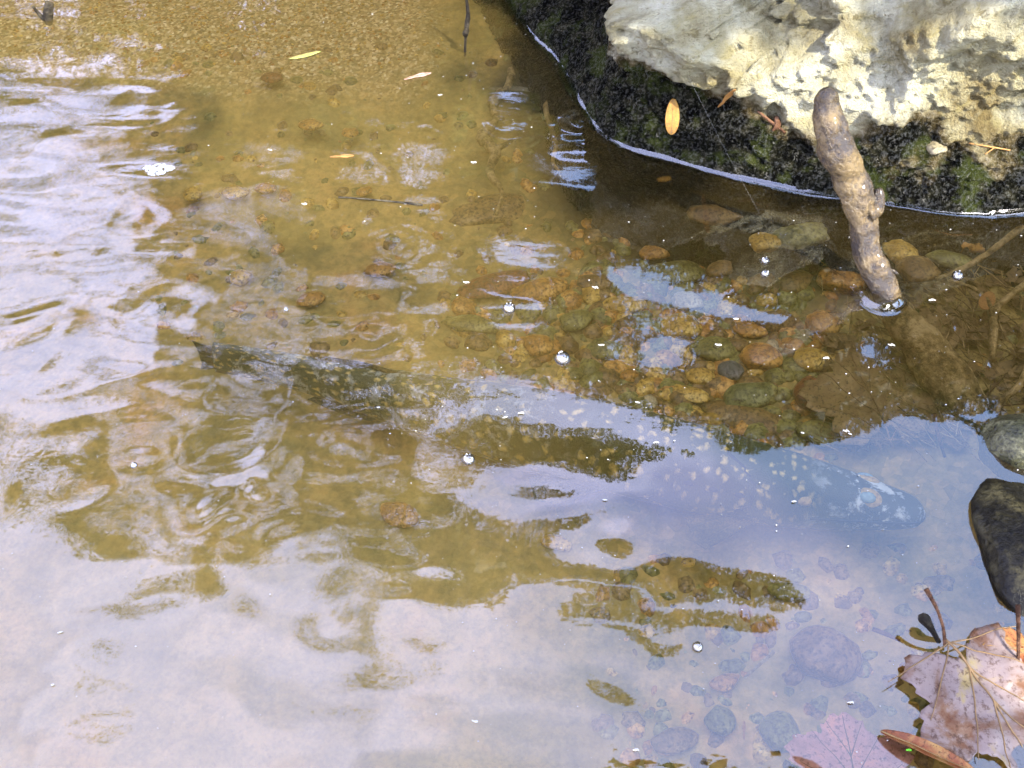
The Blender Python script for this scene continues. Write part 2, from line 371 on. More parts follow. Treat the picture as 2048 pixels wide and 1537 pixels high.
def facets(p, n, seed, g):
    r_ = np.random.default_rng(seed); sd_ = r_.uniform([-.2, .6, -.2], [2.2, 2.6, .7], (n, 3)); gr = r_.normal(size=(n, 3))*g
    best = np.full(len(p), 1e9); o_ = np.zeros(len(p)); sec = best.copy(); o2 = o_.copy()
    for q_, g_ in zip(sd_, gr):
        dd = ((p-q_)**2*[1, 1, 1.6]).sum(1); val = (p-q_) @ g_; m_ = dd < best; m2 = (~m_) & (dd < sec)
        sec = np.where(m_, best, np.where(m2, dd, sec)); o2 = np.where(m_, o_, np.where(m2, val, o2)); best = np.where(m_, dd, best); o_ = np.where(m_, val, o_)
    w_ = sm(0, .12, (np.sqrt(sec)-np.sqrt(best))/np.sqrt(best+1e-6)); return o_*(.5+.5*w_)+o2*(.5-.5*w_)
wp = Vr + .02*np.stack([fbm(x*9, y*9, z*9, 2, 301), fbm(x*9, y*9, z*9, 2, 302), fbm(x*9, y*9, z*9, 2, 303)], 1)
f1 = facets(wp, 90, 5, .55); f2 = facets(wp, 900, 6, .55)
lowk = sm(-.02, .36, z)
d = amp*((.09*big + .8*f1)*lowk + (.15+.5*lowk)*f2 + .030*med) + .016*fin*sm(0, .03, np.abs(z))
led = np.abs(((z + .1*big)*7) % 1-.5)*2
d += amp*.02*led
d = np.where(z < .14, np.minimum(d, .006+.22*np.maximum(z, 0)+.012*vn(x*22, y*22, z*22, 91)*sm(0, .02, z)), d)
Vr = Vr + nd*d[:, None]*np.array([1, 1, .7])
me = mesh('boulder', Vr, gridfaces(NU, NV, True))
hh = Vr[:, 2] + .09*fbm(x*4, y*4, z*4, 4, 71) + .06*fbm(x*16, y*16, z*16, 4, 72)
pxr, pyr = proj(Vr)
wetv = 1-sm(.095-.055*sm(.35, .8, Vr[:, 0])+.07*sm(.22, .05, Vr[:, 0]), .185-.055*sm(.35, .8, Vr[:, 0])+.07*sm(.22, .05, Vr[:, 0]), hh + .0*pxr + .05*sm(1250, 1100, pxr)*-1)
attr(me, 'wet', wetv); attr(me, 'sunk_shade', 1-sm(-.012, .004, Vr[:, 2]))
from mathutils.bvhtree import BVHTree
ROCKBVH = BVHTree.FromPolygons([tuple(map(float, p)) for p in Vr], [tuple(map(int, q)) for q in gridfaces(NU, NV, True)])
def onrock(px, py, lift=.004):
    dvec = Vector(ray(px, py)).normalized(); h_ = ROCKBVH.ray_cast(Vector((0, 0, CAM_H)), dvec)
    p = h_[0] if h_[0] is not None else Vector(P(px, py, .08)); return np.array(p - dvec*lift)
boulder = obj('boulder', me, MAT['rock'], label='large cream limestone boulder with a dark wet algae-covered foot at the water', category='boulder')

# ------------------------------------------------------------------ ripples and the water surface
def ripple_rings():
    #    centre px,   wavelength m, height m, radius m
    return [((615, 345), .030, .00022, .07), ((750, 655), .045, .0007, .07), ((280, 435), .06, .0010, .09),
            ((1215, 1070), .09, .0006, .14), ((505, 985), .05, .0012, .07),
            ((270, 900), .06, .0010, .08), ((420, 1010), .05, .0009, .09), ((340, 610), .08, .0012, .12), ((800, 490), .05, .0006, .12),
            ((860, 270), .035, .0005, .06), ((1000, 250), .05, .0010, .10), ((1170, 250), .05, .0009, .12),
            ((600, 1090), .07, .0010, .12), ((680, 1230), .07, .0009, .14), ((190, 500), .06, .0010, .10), ((700, 880), .07, .0009, .12)]
def water_h(x, y):
    px, py = proj(np.stack([x, y, np.zeros_like(x)], -1))
    # how agitated: strong at the far left, calm near the right and in the lower left
    ag = .16 + 1.45*sm(900, 250, px)*sm(820, 560, py) + .25*sm(1500, 900, px)*sm(1250, 1000, py)*sm(350, 700, px)
    ag = ag + .30*sm(500, 150, py)*sm(1250, 1000, px)*sm(700, 950, px) + 1.0*np.exp(-((px-420)/300)**2-((py-880)/210)**2)
    ag = ag*(1-.75*sm(1000, 1250, py)*sm(900, 500, px))*(1-.6*sm(1300, 1700, px)*sm(450, 700, py))
    ag = ag*(1-.75*sm(230, 110, py)*sm(-300, 60, px))*(1-.6*sm(1000, 1200, px)*sm(400, 470, py)*sm(860, 780, py)) + .34*sm(1100, 1250, py)*sm(1500, 900, px); fdist = py - np.interp(px, [430, 640, 820, 1000, 1300, 1520, 1850], [712, 745, 785, 835, 900, 960, 1030])
    ag = ag*(1-.72*np.exp(-(fdist/62)**2)*sm(400, 520, px)*sm(1900, 1800, px)); ag = ag*(1-.55*sm(820, 950, px)*sm(1750, 1650, px)*sm(960, 1010, py)*sm(1340, 1300, py)); ag = np.clip(ag, .05, 1.7)
    wx = x + .05*fbm(x*3, y*3, 0, 2, 101); wy = y + .05*fbm(x*3, y*3, 0, 2, 102)
    n = .0022*vn(wx*3.2, wy*5.5, 0, 110) + .0016*vn(wx*3.4+1.3*vn(x*5, y*5, 0, 9), wy*13, 0, 120) + .00055*vn(wx*9, wy*19, 0, 125) + .00010*vn(wx*22, wy*44, 0, 126)*sm(900, 600, px)
    wr1 = x + .035*vn(x*7, y*9, 0, 201); wr2 = y + .03*vn(x*7, y*9, 0, 202)
    cell = np.sqrt(vn(wr1*7.5, wr2*12, 0, 210)**2+.004) + .45*np.sqrt(vn(wr1*13+3, wr2*21, 0, 220)**2+.006)
    zone = sm(1150, 800, px)*sm(480, 640, py)*sm(1330, 1130, py)
    n = n*(1-.35*zone) - .0021*cell*(.35+zone)
    ph = (y*1.0 + x*.25 + .05*fbm(x*2.5, y*2.5, 0, 2, 130))
    n = n + .0003*np.sin(ph*2*math.pi/.085)*(.4+.6*(fbm(x*2, y*2, 0, 2, 140)*.5+.5))
    h = n*ag
    for (c, wl, a, R) in ripple_rings():
        cx, cy, _ = P(*c); ux = x-cx + .35*wl*vn(x/wl/1.3, y/wl/1.3, 0, int(c[0])); uy = y-cy + .35*wl*vn(x/wl/1.3, y/wl/1.3, 0, int(c[1])+7)
        r = np.hypot(ux*.85, uy*1.1); R = min(R, 1.15*wl)
        h = h + .8*a*np.cos(r*2*math.pi/wl)*np.exp(-(r/R)**2)*(.75+.5*vn(x/wl/2, y/wl/2, 0, 77))
    # long soft swells over the open lower water
    lo = sm(1080, 1250, py)*sm(1750, 1350, px)*(1-.9*sm(820, 980, px)*sm(1420, 1330, py))
    h = h + lo*(.0019*vn(x*5+.8*vn(x*4, y*4, 0, 231), y*8+.8*vn(x*4, y*4, 0, 232), 0, 230) + .0005*vn(x*11, y*17, 0, 233))
    return h, ag
wx_ = axis(0, 0, -1.5, 1.5, 760, 60); wy_ = axis(0, 0, .36, 2.5, 560, 60)
X, Y = np.meshgrid(wx_, wy_); Hh, Ag = water_h(X, Y)
fade = sm(6, 2.6, np.hypot(X, Y-1)); Hh = Hh*fade
me = mesh('creek_water', np.stack([X, Y, Hh], -1).reshape(-1, 3), gridfaces(len(wx_), len(wy_)))
attr(me, 'agit', (Ag).ravel()); pw, qw = proj(np.stack([X, Y, 0*X], -1)); attr(me, 'silt', (.03 + .10*sm(1350, 800, pw) + .14*sm(900, 1200, qw)*sm(1500, 1000, pw)).ravel())
obj('creek_water', me, MAT['water'], kind='structure')

def ribbon(path, side, w=.011, hgt=.006, zoff=.0006):
    """A concave fillet of water climbing from the surface to a wet edge."""
    n = 6; path = np.asarray(path); V = []
    T = np.gradient(path, axis=0); T /= np.linalg.norm(T, axis=1)[:, None]; Nn = np.stack([T[:, 1], -T[:, 0]], 1)*side
    for k in range(n):
        u = k/(n-1); V.append(np.concatenate([path + Nn*(w*(1-u)+(-.004)*u)[..., None] if np.ndim(w) else path + Nn*(w*(1-u)-.004*u), np.broadcast_to(np.atleast_1d(zoff+hgt*u*u*np.clip(np.asarray(w)/.008, .05, 1.3)), (len(path),))[:, None]], 1))
    V = np.array(V).reshape(-1, 3); return mesh('meniscus', V, gridfaces(len(path), n))
pth = resample(front, 300); wob = .003*fbm(pth[:, 0]*20, pth[:, 1]*20, 0, 3, 5)
pth2 = pth.copy(); pth2[:, 1] += wob; 
wv = .0075 + .010*fbm(pth[:, 0]*11, pth[:, 1]*11, 0, 3, 7) + .009*sm(.25, .05, pth[:, 0])
obj('meniscus', ribbon(pth2, 1, np.clip(wv, .0008, .018)), MAT['meniscus'], kind='structure')

# ------------------------------------------------------------------ overhanging trees, seen only as reflections
STEP = 5; PX0, PY0, NX, NY = -1600, -1440, 1024, 672
gx = PX0 + STEP*np.arange(NX); gy = PY0 + STEP*np.arange(NY); GX, GY = np.meshgrid(gx, gy)
def inpoly(poly, x, y):
    r = np.zeros(x.shape, bool); n = len(poly)
    for i in range(n):
        x1, y1 = poly[i]; x2, y2 = poly[(i+1) % n]
        if y1 == y2: continue
        c = ((y1 > y) != (y2 > y)) & (x < (x2-x1)*(y-y1)/(y2-y1)+x1); r ^= c
    return r
leafy = np.zeros(GX.shape, bool)
wgx = GX + 14*vn(GX/60, GY/40, 0, 7); wgy = GY + 10*vn(GX/60, GY/40, 0, 9)
ADD = [
 [(300, -1440), (2900, -1440), (2900, 1000), (2150, 960), (2040, 900), (1900, 850), (1790, 828), (1660, 880), (1560, 897), (1450, 880), (1310, 840), (1150, 800),
  (940, 785), (900, 800), (930, 880), (960, 945), (1000, 1010), (1160, 1080), (1400, 1110), (1560, 1150), (1640, 1215), (1560, 1225), (1300, 1200), (1080, 1180), (930, 1190), (820, 1210),
  (700, 1175), (560, 1125), (430, 1140), (330, 1150), (240, 1125), (160, 1080), (80, 1010), (40, 940), (120, 880), (230, 800), (330, 700), (420, 620), (300, 560), (250, 400), (330, 250), (380, 120)],
 [(-1600, -1440), (500, -1440), (620, 200), (440, 170), (330, 165), (230, 110), (130, 75), (-100, 70), (-1600, 60)],
 [(-200, 40), (120, 10), (160, 60), (60, 90), (-200, 90)],
 [(180, 300), (360, 250), (460, 310), (300, 330), (100, 330)], [(200, 440), (330, 395), (330, 430), (230, 470)],
 [(0, 580), (150, 590), (420, 560), (420, 600), (150, 605), (0, 615)], [(-300, 800), (20, 830), (120, 890), (60, 930), (-300, 900)],
 [(940, 830), (1100, 850), (1240, 870), (1340, 920), (1240, 950), (1100, 945), (1000, 955), (930, 900)],
 [(1260, 870), (1420, 910), (1400, 925), (1300, 895)], [(1140, 985), (1250, 978), (1330, 985), (1380, 1010), (1350, 1035), (1200, 1020)],
 [(1100, 1190), (1300, 1215), (1560, 1235), (1560, 1258), (1300, 1248), (1110, 1212)],
 [(1110, 1228), (1300, 1262), (1500, 1290), (1480, 1300), (1300, 1285), (1120, 1245)], [(1190, 1283), (1300, 1298), (1360, 1308), (1280, 1312), (1200, 1296)],
 [(140, 1370), (190, 1360), (240, 1380), (200, 1395)], [(95, 1215), (130, 1235), (110, 1248)], [(600, 1200), (700, 1210), (770, 1320), (700, 1300), (620, 1260)],
 [(2100, 900), (2900, 900), (2900, 2000), (2300, 1500), (2150, 1250)],
]
CUT = [
 [(820, 950), (900, 940), (1000, 950), (1120, 960), (1240, 950), (1340, 930), (1500, 960), (1560, 1150), (1400, 1100), (1180, 1075), (1000, 1040), (870, 1010)],
 [(1200, 535), (1300, 545), (1390, 575), (1480, 580), (1420, 600), (1560, 625), (1640, 668), (1560, 650), (1400, 630), (1250, 600)],
 [(1275, 698), (1320, 680), (1370, 690), (1382, 705), (1340, 722), (1290, 715)],
 [(980, 500), (1060, 500), (1120, 520), (1080, 535), (1000, 525)], [(960, 600), (1020, 590), (1080, 610), (1040, 628), (980, 622)],
 [(465, 765), (520, 752), (560, 775), (540, 795), (480, 785)], [(690, 800), (770, 800), (785, 830), (660, 830)],
 [(850, 780), (910, 790), (900, 880), (820, 880)], [(1920, 828), (1960, 820), (2000, 830), (1950, 845)],
 [(370, 485), (420, 478), (475, 490), (420, 508)], [(1520, 590), (1550, 600), (1530, 602)],
 [(230, 880), (290, 870), (300, 930), (270, 960)], [(400, 980), (450, 985), (430, 1020), (380, 1010)], [(480, 975), (520, 960), (525, 990), (490, 1000)],
 [(560, 1090), (640, 1100), (700, 1150), (620, 1150)], [(1100, 225), (1200, 250), (1210, 290), (1120, 280)], [(1060, 350), (1200, 350), (1240, 385), (1080, 370)],
 [(980, 190), (1050, 215), (1010, 240)], 
]
for p_ in ADD: leafy |= inpoly(p_, wgx, wgy)
for p_ in CUT: leafy &= ~inpoly(p_, GX + 5*vn(GX/30, GY/20, 0, 17), GY + 4*vn(GX/30, GY/20, 0, 19))
# sky glints through the crown: more of them where it thins out to the left and far up
gn = vn(GX/105, GY/50, 0, 3)*.72 + vn(GX/34, GY/18, 0, 4)*.28
thin = .50 - .20*sm(1000, 350, GX)*sm(1250, 900, GY)*sm(150, 300, GY)
thin = thin + .4*sm(480, 560, GX)*sm(1150, 1080, GX)*sm(340, 280, GY) + .4*sm(300, 330, GY+0*GX)*(np.abs(GY-(760+(GX-640)*.2)) < 60)*(GX > 430)*(GX < 900)
thin = thin + .4*sm(820, 900, GX)*sm(1720, 1680, GX)*sm(800, 830, GY)*sm(1340, 1320, GY)
leafy &= ~(gn > thin + .25*sm(850, 1100, GX)*sm(150, 350, GY))
# scraps of foliage over the bright left
leafy |= (gn > .28) & (GX < 430) & (GY > 60) & (GY < 640) & (GX > -600)
def box(a, k):
    a = a.astype(float)
    for ax in (0, 1):
        c = np.cumsum(np.concatenate([np.zeros_like(np.take(a, [0]*(k+1), ax)), a, np.zeros_like(np.take(a, [0]*k, ax))], ax), ax)
        n = a.shape[ax]; a = (np.take(c, np.arange(2*k+1, 2*k+1+n)-0, ax) - np.take(c, np.arange(0, n), ax))/(2*k+1) if False else a
    return a
soft = leafy.astype(float)
for _ in range(14):
    soft = (soft + np.roll(soft, 1, 0)+np.roll(soft, -1, 0)+np.roll(soft, 1, 1)+np.roll(soft, -1, 1))/5

soft2 = leafy.astype(float)
for _ in range(90):
    soft2 = (soft2 + np.roll(soft2, 1, 0)+np.roll(soft2, -1, 0)+np.roll(soft2, 1, 1)+np.roll(soft2, -1, 1))/5
TREES = [('overhanging_tree', (-1.4, 9.6), 'bushy green tree leaning over the creek, mirrored in the water at the photo left'),
         ('overhanging_tree', (1.1, 10.2), 'tall green tree on the far bank, mirrored in the middle of the water'),
         ('overhanging_tree', (4.2, 9.4), 'broad green tree beyond the boulder, mirrored in the water beside it')]
NC = 3400000
# candidate leaf spots filling a thick, lumpy canopy (uniform in direction, spread over depth)
cpx = rng.uniform(PX0, PX0+STEP*(NX-1), NC); cpy = rng.uniform(-1380, PY0+STEP*(NY-1), NC)
ix = ((cpx-PX0)/STEP).astype(int); iy = ((cpy-PY0)/STEP).astype(int)
sf = soft[iy, ix]; airy = sm(1000, 820, cpx)*sm(-150, 60, cpy) > rng.random(NC); keep = leafy[iy, ix] & (sf > .55) & (~airy | (sf > .999))
cpx, cpy, sf = cpx[keep], cpy[keep], sf[keep]
inner = sf > .985
deep = sf > .999
thinp = np.where(inner, .34, 1.0); thinp = np.where(deep & (rng.random(len(sf)) < .8), .22, thinp)
outside = (cpx < -250) | (cpx > 2300) | (cpy < -350)
thinp = np.where(outside, .05, thinp)
k = rng.random(len(cpx)) < np.where(thinp == 1, 1.0, thinp*.62)
cpx, cpy, inner, outside, deep = cpx[k], cpy[k], inner[k], outside[k], deep[k]
# the airy sprays at the left: very small leaves thinning out towards the gaps
ne = 2200000; ex = rng.uniform(-400, 1000, ne); ey = rng.uniform(-150, 1450, ne)
s2 = soft2[((ey-PY0)/STEP).astype(int), ((ex-PX0)/STEP).astype(int)]
ke = (rng.random(ne) < .16*np.clip((s2-.10)/.75, 0, 1)**1.3*sm(1000, 820, ex)*sm(-150, 60, ey)); ex, ey = ex[ke], ey[ke]
fine_ = np.r_[np.zeros(len(cpx), bool), np.ones(len(ex), bool)]; inner = np.r_[inner, np.zeros(len(ex), bool)]; outside = np.r_[outside, np.zeros(len(ex), bool)]; deep = np.r_[deep, np.zeros(len(ex), bool)]
cpx = np.r_[cpx, ex]; cpy = np.r_[cpy, ey]
dx = (cpx-1024)/F; b_ = (768.5-cpy)/F; dy = CP+b_*SP; dz = SP-b_*CP
yd = 3.4 + 1.1*fbm(cpx/260, cpy/200, 0, 3, 77) + rng.uniform(0, 1.5, len(cpx)) + 2.0*sm(300, -900, cpy)
yd = yd*np.clip(dy/.70, .35, 1); t = yd/dy
Lp = np.stack([dx*t, dy*t, -CAM_H+dz*t], 1)
ok = Lp[:, 2] > .1; Lp = Lp[ok]; inner = inner[ok]; outside = outside[ok]; deep = deep[ok]; fine_ = fine_[ok]
n = len(Lp)
size = np.where(inner, rng.uniform(.030, .046, n), rng.uniform(.010, .0155, n)); size = np.where(deep, rng.uniform(.045, .075, n), size); size = np.where(outside, rng.uniform(.06, .10, n), size)
size = np.where(fine_, rng.uniform(.009, .014, n), size)
a1 = rng.normal(size=(n, 3)); a1 /= np.linalg.norm(a1, axis=1)[:, None]; r2 = rng.normal(size=(n, 3)); b1 = np.cross(a1, r2); b1 /= np.linalg.norm(b1, axis=1)[:, None]
A = a1*size[:, None]; B = b1*(size*.55)[:, None]
Q = np.stack([Lp-A, Lp-B-.1*A, Lp+A, Lp+B-.1*A], 1)
tid = np.argmin(np.stack([np.abs(Lp[:, 0]-tp[1][0]*.8 + .5*fbm(Lp[:, 1], Lp[:, 2], 0, 2, 5)) for tp in TREES]), 0)
for ti, (nm, (tx, ty), lab) in enumerate(TREES):
    gz = float(bed_z(np.array(tx), np.array(ty)))-.1
    root = empty(nm, (tx, ty, gz), label=lab, category='tree')
    q = Q[tid == ti].reshape(-1, 3) - np.array([tx, ty, gz])
    obj('crown', mesh('crown', q, np.arange(len(q)).reshape(-1, 4), False), MAT['crown'], root, kind='stuff')
    hgt = 6.5; tr = spline(np.array([[0, 0, 0, .17], [.08, -.15, 1.5, .13], [0, -.2, 3.2, .10], [.1, -.5, 5, .07], [.0, -.9, hgt, .02]]), 8)
    V, fc = tube(tr[:, :3], tr[:, 3], 12, .2, ti, 6); obj('trunk', mesh('trunk', V, fc), MAT['bark'], root)
    pts_ = Lp[tid == ti]
    for k in range(30):
        tgt = pts_[deep[tid == ti]][rng.integers(deep[tid == ti].sum())] - np.array([tx, ty, gz]); s0 = tr[int(min(len(tr)-4, max(6, (tgt[2]/hgt*.7)*len(tr))))][:3]
        mid = (s0+tgt)/2 + np.array([0, 0, .25]) + rng.normal(0, .12, 3)
        ln = spline(np.array([[*s0, .045], [*mid, .025], [*tgt, .006]]), 8)
        wpt = ln[:, :3] + np.array([tx, ty, gz]); lx, ly = proj(wpt*[1, 1, -1]); lx = ((lx-PX0)/STEP).astype(int); ly = ((ly-PY0)/STEP).astype(int)
        okp = [(not (0 <= a_ < NX and 0 <= b_ < NY)) or soft[b_, a_] > .8 for a_, b_ in zip(lx, ly)]
        if not all(okp): continue
        V, fc = tube(ln[:, :3], ln[:, 3], 7, .15, k, 8); obj('limb', mesh('limb', V, fc), MAT['bark'], root)
print('leaves', n)

# unseen tree added to block the sun; crown gaps cut where sunlight should land
def added_shade_tree(tx, ty, lab, holes):
    root = empty('added_shade_tree', (tx, ty, .3), label=lab, category='tree')
    n = 26000; c = []
    tgt = np.stack([rng.uniform(-1.9, 2.6, n), rng.uniform(-.4, 3.4, n), np.zeros(n)], 1)
    px, py = proj(tgt)
    keepm = np.ones(n, bool)
    for (hx, hy, rx, ry) in holes: keepm &= (((px-hx)/rx)**2+((py-hy)/ry)**2) > 1
    dn = vn(tgt[:, 0]*2.6, tgt[:, 1]*2.6, 0, 5)*.6+vn(tgt[:, 0]*7, tgt[:, 1]*7, 0, 6)*.4
    keepm &= dn < .20
    tgt = tgt[keepm]; tt = rng.uniform(4.2, 6.2, len(tgt))
    p = tgt + np.array(sv)[None]*tt[:, None]
    m = len(p); sz = rng.uniform(.05, .09, m)
    a1 = rng.normal(size=(m, 3)); a1 /= np.linalg.norm(a1, axis=1)[:, None]; b1 = np.cross(a1, rng.normal(size=(m, 3))); b1 /= np.linalg.norm(b1, axis=1)[:, None]
    q = np.stack([p-a1*sz[:, None], p-b1*sz[:, None]*.6, p+a1*sz[:, None], p+b1*sz[:, None]*.6], 1).reshape(-1, 3)-np.array([tx, ty, .3])
    obj('crown', mesh('crown', q, np.arange(len(q)).reshape(-1, 4), False), MAT['crown'], root, kind='stuff')
    tr = spline(np.array([[0, 0, 0, .2], [-.1, 0, 1.6, .15], [-.5, -.2, 3.2, .11], [-1.2, -.4, 4.8, .05]]), 8)
    V, fc = tube(tr[:, :3], tr[:, 3], 12, .2, 3, 6); obj('trunk', mesh('trunk', V, fc), MAT['bark'], root)
added_shade_tree(4.6, 2.2, 'unseen tree added off to the right to shade the creek, sun gaps cut in its crown', [(1450, 640, 620, 250), (760, 330, 420, 190), (420, 60, 640, 130), (1560, 310, 180, 80), (1330, 262, 120, 42), (1500, 400, 60, 40), (1900, 640, 200, 170), (560, 70, 330, 70), (1500, 60, 160, 90)])

# ------------------------------------------------------------------ the big spotted fish
def fish_mat():
    m = M('fish_skin'); u = m.attr('u').outputs['Fac']; v = m.attr('v').outputs['Fac']
    vec = m.n('ShaderNodeCombineXYZ', {0: m.math('MULTIPLY', u, 66), 1: m.math('MULTIPLY', v, 8.0), 2: 0.0}).outputs[0]
    wr = m.n('ShaderNodeTexNoise', {'Vector': vec, 'Scale': 1.6, 'Detail': 3.0}).outputs['Color']
    vv = m.n('ShaderNodeVectorMath', {0: vec, 1: m.n('ShaderNodeVectorMath', {0: wr, 'Scale': 1.0}, operation='SCALE').outputs[0]}, operation='ADD').outputs[0]
    cell = m.n('ShaderNodeTexVoronoi', {'Vector': vv, 'Scale': 1.15, 'Randomness': .9}, feature='F1').outputs['Distance']
    sp = m.ramp(cell, [(.12, (1, 1, 1)), (.38, (0, 0, 0))])
    back = m.ramp(v, [(.0, (.045, .055, .020)), (.35, (.024, .032, .012)), (.62, (.055, .065, .018)), (.85, (.12, .075, .022)), (1, (.20, .17, .10))])
    nb = m.noise(m.co(), 60, 5, .7); back = m.mix(m.ramp(nb, [(.4, (0, 0, 0)), (.7, (.5, .5, .5))]), back, (.07, .075, .03))
    col = m.mix(m.math('MULTIPLY', sp, m.ramp(u, [(.03, (.8, .8, .8)), (.3, (.95, .95, .95)), (.66, (.9, .9, .9)), (.72, (0, 0, 0))])), back, (.58, .45, .15))
    hn = m.noise(m.co(), 26, 6, .75, .3); hm = m.math('MULTIPLY', m.ramp(hn, [(.52, (0, 0, 0)), (.60, (1, 1, 1))]), m.ramp(u, [(.06, (.45, .45, .45)), (.36, (.35, .35, .35)), (.46, (0, 0, 0)), (.68, (0, 0, 0)), (.76, (.8, .8, .8))]))
    hb = m.ramp(u, [(.70, (0, 0, 0)), (.78, (1, 1, 1))])
    col = m.mix(m.math('MULTIPLY', hb, .7), col, (.035, .05, .055))
    col = m.mix(hm, col, (.62, .68, .70))
    sc = m.n('ShaderNodeTexVoronoi', {'Vector': vec, 'Scale': 9.0}, feature='F1').outputs['Distance']
    return m.fin(m.pbsdf(col, .35, m.bump(m.math('ADD', sc, nb), .35, .002)))
MAT['fish'] = fish_mat()
MAT['fin'] = bark_mat('fish_fin', [(.02, .02, .008), (.06, .05, .018), (.13, .09, .03)], .4)
MAT['iris'] = plain('fish_iris', (.42, .30, .12), .3, .6, 160)
MAT['pupil'] = plain('fish_pupil', (.20, .30, .34), .1, .3, 160)
MAT['pore'] = plain('fish_pore', (.01, .02, .03), .3)
MAT['mouth'] = plain('fish_mouth', (.01, .015, .02), .5)

ZF = -.088
#        px,  py (middle line of the body),  half height, half width (m)
FL = [(430, 715, .030, .008), (520, 730, .031, .013), (640, 756, .036, .022), (760, 787, .045, .033), (880, 818, .055, .042), (1020, 850, .066, .052), (1160, 880, .071, .057),
      (1300, 915, .071, .058), (1420, 945, .067, .058), (1540, 972, .060, .055), (1640, 992, .050, .048), (1730, 1008, .036, .041), (1800, 1020, .024, .033), (1835, 1027, .015, .024), (1850, 1030, .003, .006)]
fl = spline(np.array([[*P(a, b, ZF)[:2], h, wd] for a, b, h, wd in FL]), 10)
ctr = np.concatenate([fl[:, :2], np.full((len(fl), 1), ZF)], 1)
Tn = np.gradient(ctr, axis=0); Tn /= np.linalg.norm(Tn, axis=1)[:, None]
SD = np.stack([Tn[:, 1], -Tn[:, 0], 0*Tn[:, 0]], 1)       # the flank that faces the viewer
UP = np.array([0, 0, 1.]); TILT = math.radians(14)
NR = 48; th = np.arange(NR)*2*math.pi/NR
V = []; U = []; Wv = []
ua = np.linspace(0, 1, len(ctr))
for i in range(len(ctr)):
    hh_, ww_ = fl[i, 2], fl[i, 3]
    up = UP*math.cos(TILT) - SD[i]*math.sin(TILT); sd_ = SD[i]*math.cos(TILT)+UP*math.sin(TILT)
    cu, su = np.cos(th), np.sin(th)
    e = .85
    V.append(ctr[i] + hh_*(np.sign(cu)*np.abs(cu)**e)[:, None]*up + ww_*(np.sign(su)*np.abs(su)**e)[:, None]*sd_)
    U.append(np.full(NR, ua[i])); Wv.append(np.minimum(th, 2*math.pi-th)/math.pi)
V = np.concatenate(V); U = np.concatenate(U); Wv = np.concatenate(Wv)
c0 = ctr[40]
V = V*1.0
fc = [tuple(q) for q in gridfaces(NR, len(ctr), True)]; fc.append(tuple(range(NR))[::-1]); mm = (len(ctr)-1)*NR; fc.append(tuple(range(mm, mm+NR)))
fish = empty('fish', tuple(c0), label='huge dark green fish with yellow spots resting just under the surface, head towards the right', category='fish')
me = mesh('body', V-c0, fc); attr(me, 'u', U); attr(me, 'v', Wv); obj('body', me, MAT['fish'], fish)
def fin(name, pts, thick=.002, rays=9):
    """pts: (u along body root, world xyz) pairs root+tip; a ribbed fan with thickness."""
    root = np.array([p for p, q in pts]); tip = np.array([q for p, q in pts])
    root = resample(root, rays*4); tip = resample(tip, rays*4); nn = 8; V = []
    for s_ in (1, -1):
        for k in range(nn):
            t_ = k/(nn-1); p = root*(1-t_)+tip*t_
            nrm = np.cross(np.gradient(root, axis=0), tip-root); nrm /= np.linalg.norm(nrm, axis=1)[:, None]+1e-9
            th_ = thick*(1-t_*.8)*(1+.8*np.cos(np.arange(rays*4)*2*math.pi/4))[:, None]*.6
            V.append(p + s_*nrm*th_ + nrm*.004*math.sin(t_*3)*np.sin(np.arange(rays*4)*.5)[:, None])
    V = np.concatenate(V); m_ = rays*4; f1 = gridfaces(m_, nn); f2 = gridfaces(m_, nn)[:, ::-1] + m_*nn
    return obj(name, mesh(name, V-c0, np.concatenate([f1, f2])), MAT['fin'], fish)
def fp(i, a, r=1.0):                                      # point on the skin: station i, angle a (0 = back, pi/2 = near flank)
    up = UP*math.cos(TILT) - SD[i]*math.sin(TILT); sd_ = SD[i]*math.cos(TILT)+UP*math.sin(TILT)
    return ctr[i] + r*(fl[i, 2]*math.cos(a)*up + fl[i, 3]*math.sin(a)*sd_)
tail0 = ctr[2]; tb = -Tn[3]
fin('tail_fin', [(tail0+UP*.018, tail0+tb*.05+UP*.034), (tail0+UP*.006, tail0+tb*.045+UP*.015), (tail0-UP*.006, tail0+tb*.045-UP*.02), (tail0-UP*.018, tail0+tb*.05-UP*.036)])
fin('dorsal_fin', [(fp(i, 0, .95), fp(i, 0, 1)+UP*hh_+tb*.018 - SD[i]*.004) for i, hh_ in ((20, .001), (23, .007), (27, .010), (31, .008), (34, .001))])
fin('anal_fin', [(fp(i, math.pi*.97, .95), fp(i, math.pi*.95, 1)-UP*hh_+tb*.018+SD[i]*.010) for i, hh_ in ((20, .001), (23, .008), (27, .009), (31, .001))])
fin('pelvic_fin', [(fp(i, 2.5, .95), fp(i, 2.4, 1)+SD[i]*hh_+tb*.045) for i, hh_ in ((58, .01), (60, .05), (63, .05), (66, .02))])
fin('pectoral_fin', [(fp(i, 2.2, .95), fp(i, 2.1, 1)+SD[i]*hh_+tb*.06) for i, hh_ in ((84, .02), (86, .06), (88, .07), (90, .05))])
def ball(name, p, r, mat, parent, scale=(1, 1, 1), nrm=None, sub=ICO2):
    v, f = sub; v = v*np.array(scale)*r
    if nrm is not None:
        q = Vector(nrm).to_track_quat('Z', 'Y').to_matrix(); v = v @ np.array(q).T
    return obj(name, mesh(name, v+np.array(p)-c0, f), mat, parent)
def near_st(px, py):
    q = P(px, py, ZF)[:2]; return int(np.argmin(np.linalg.norm(fl[:, :2]-q, axis=1)))
ie = near_st(1725, 1000)
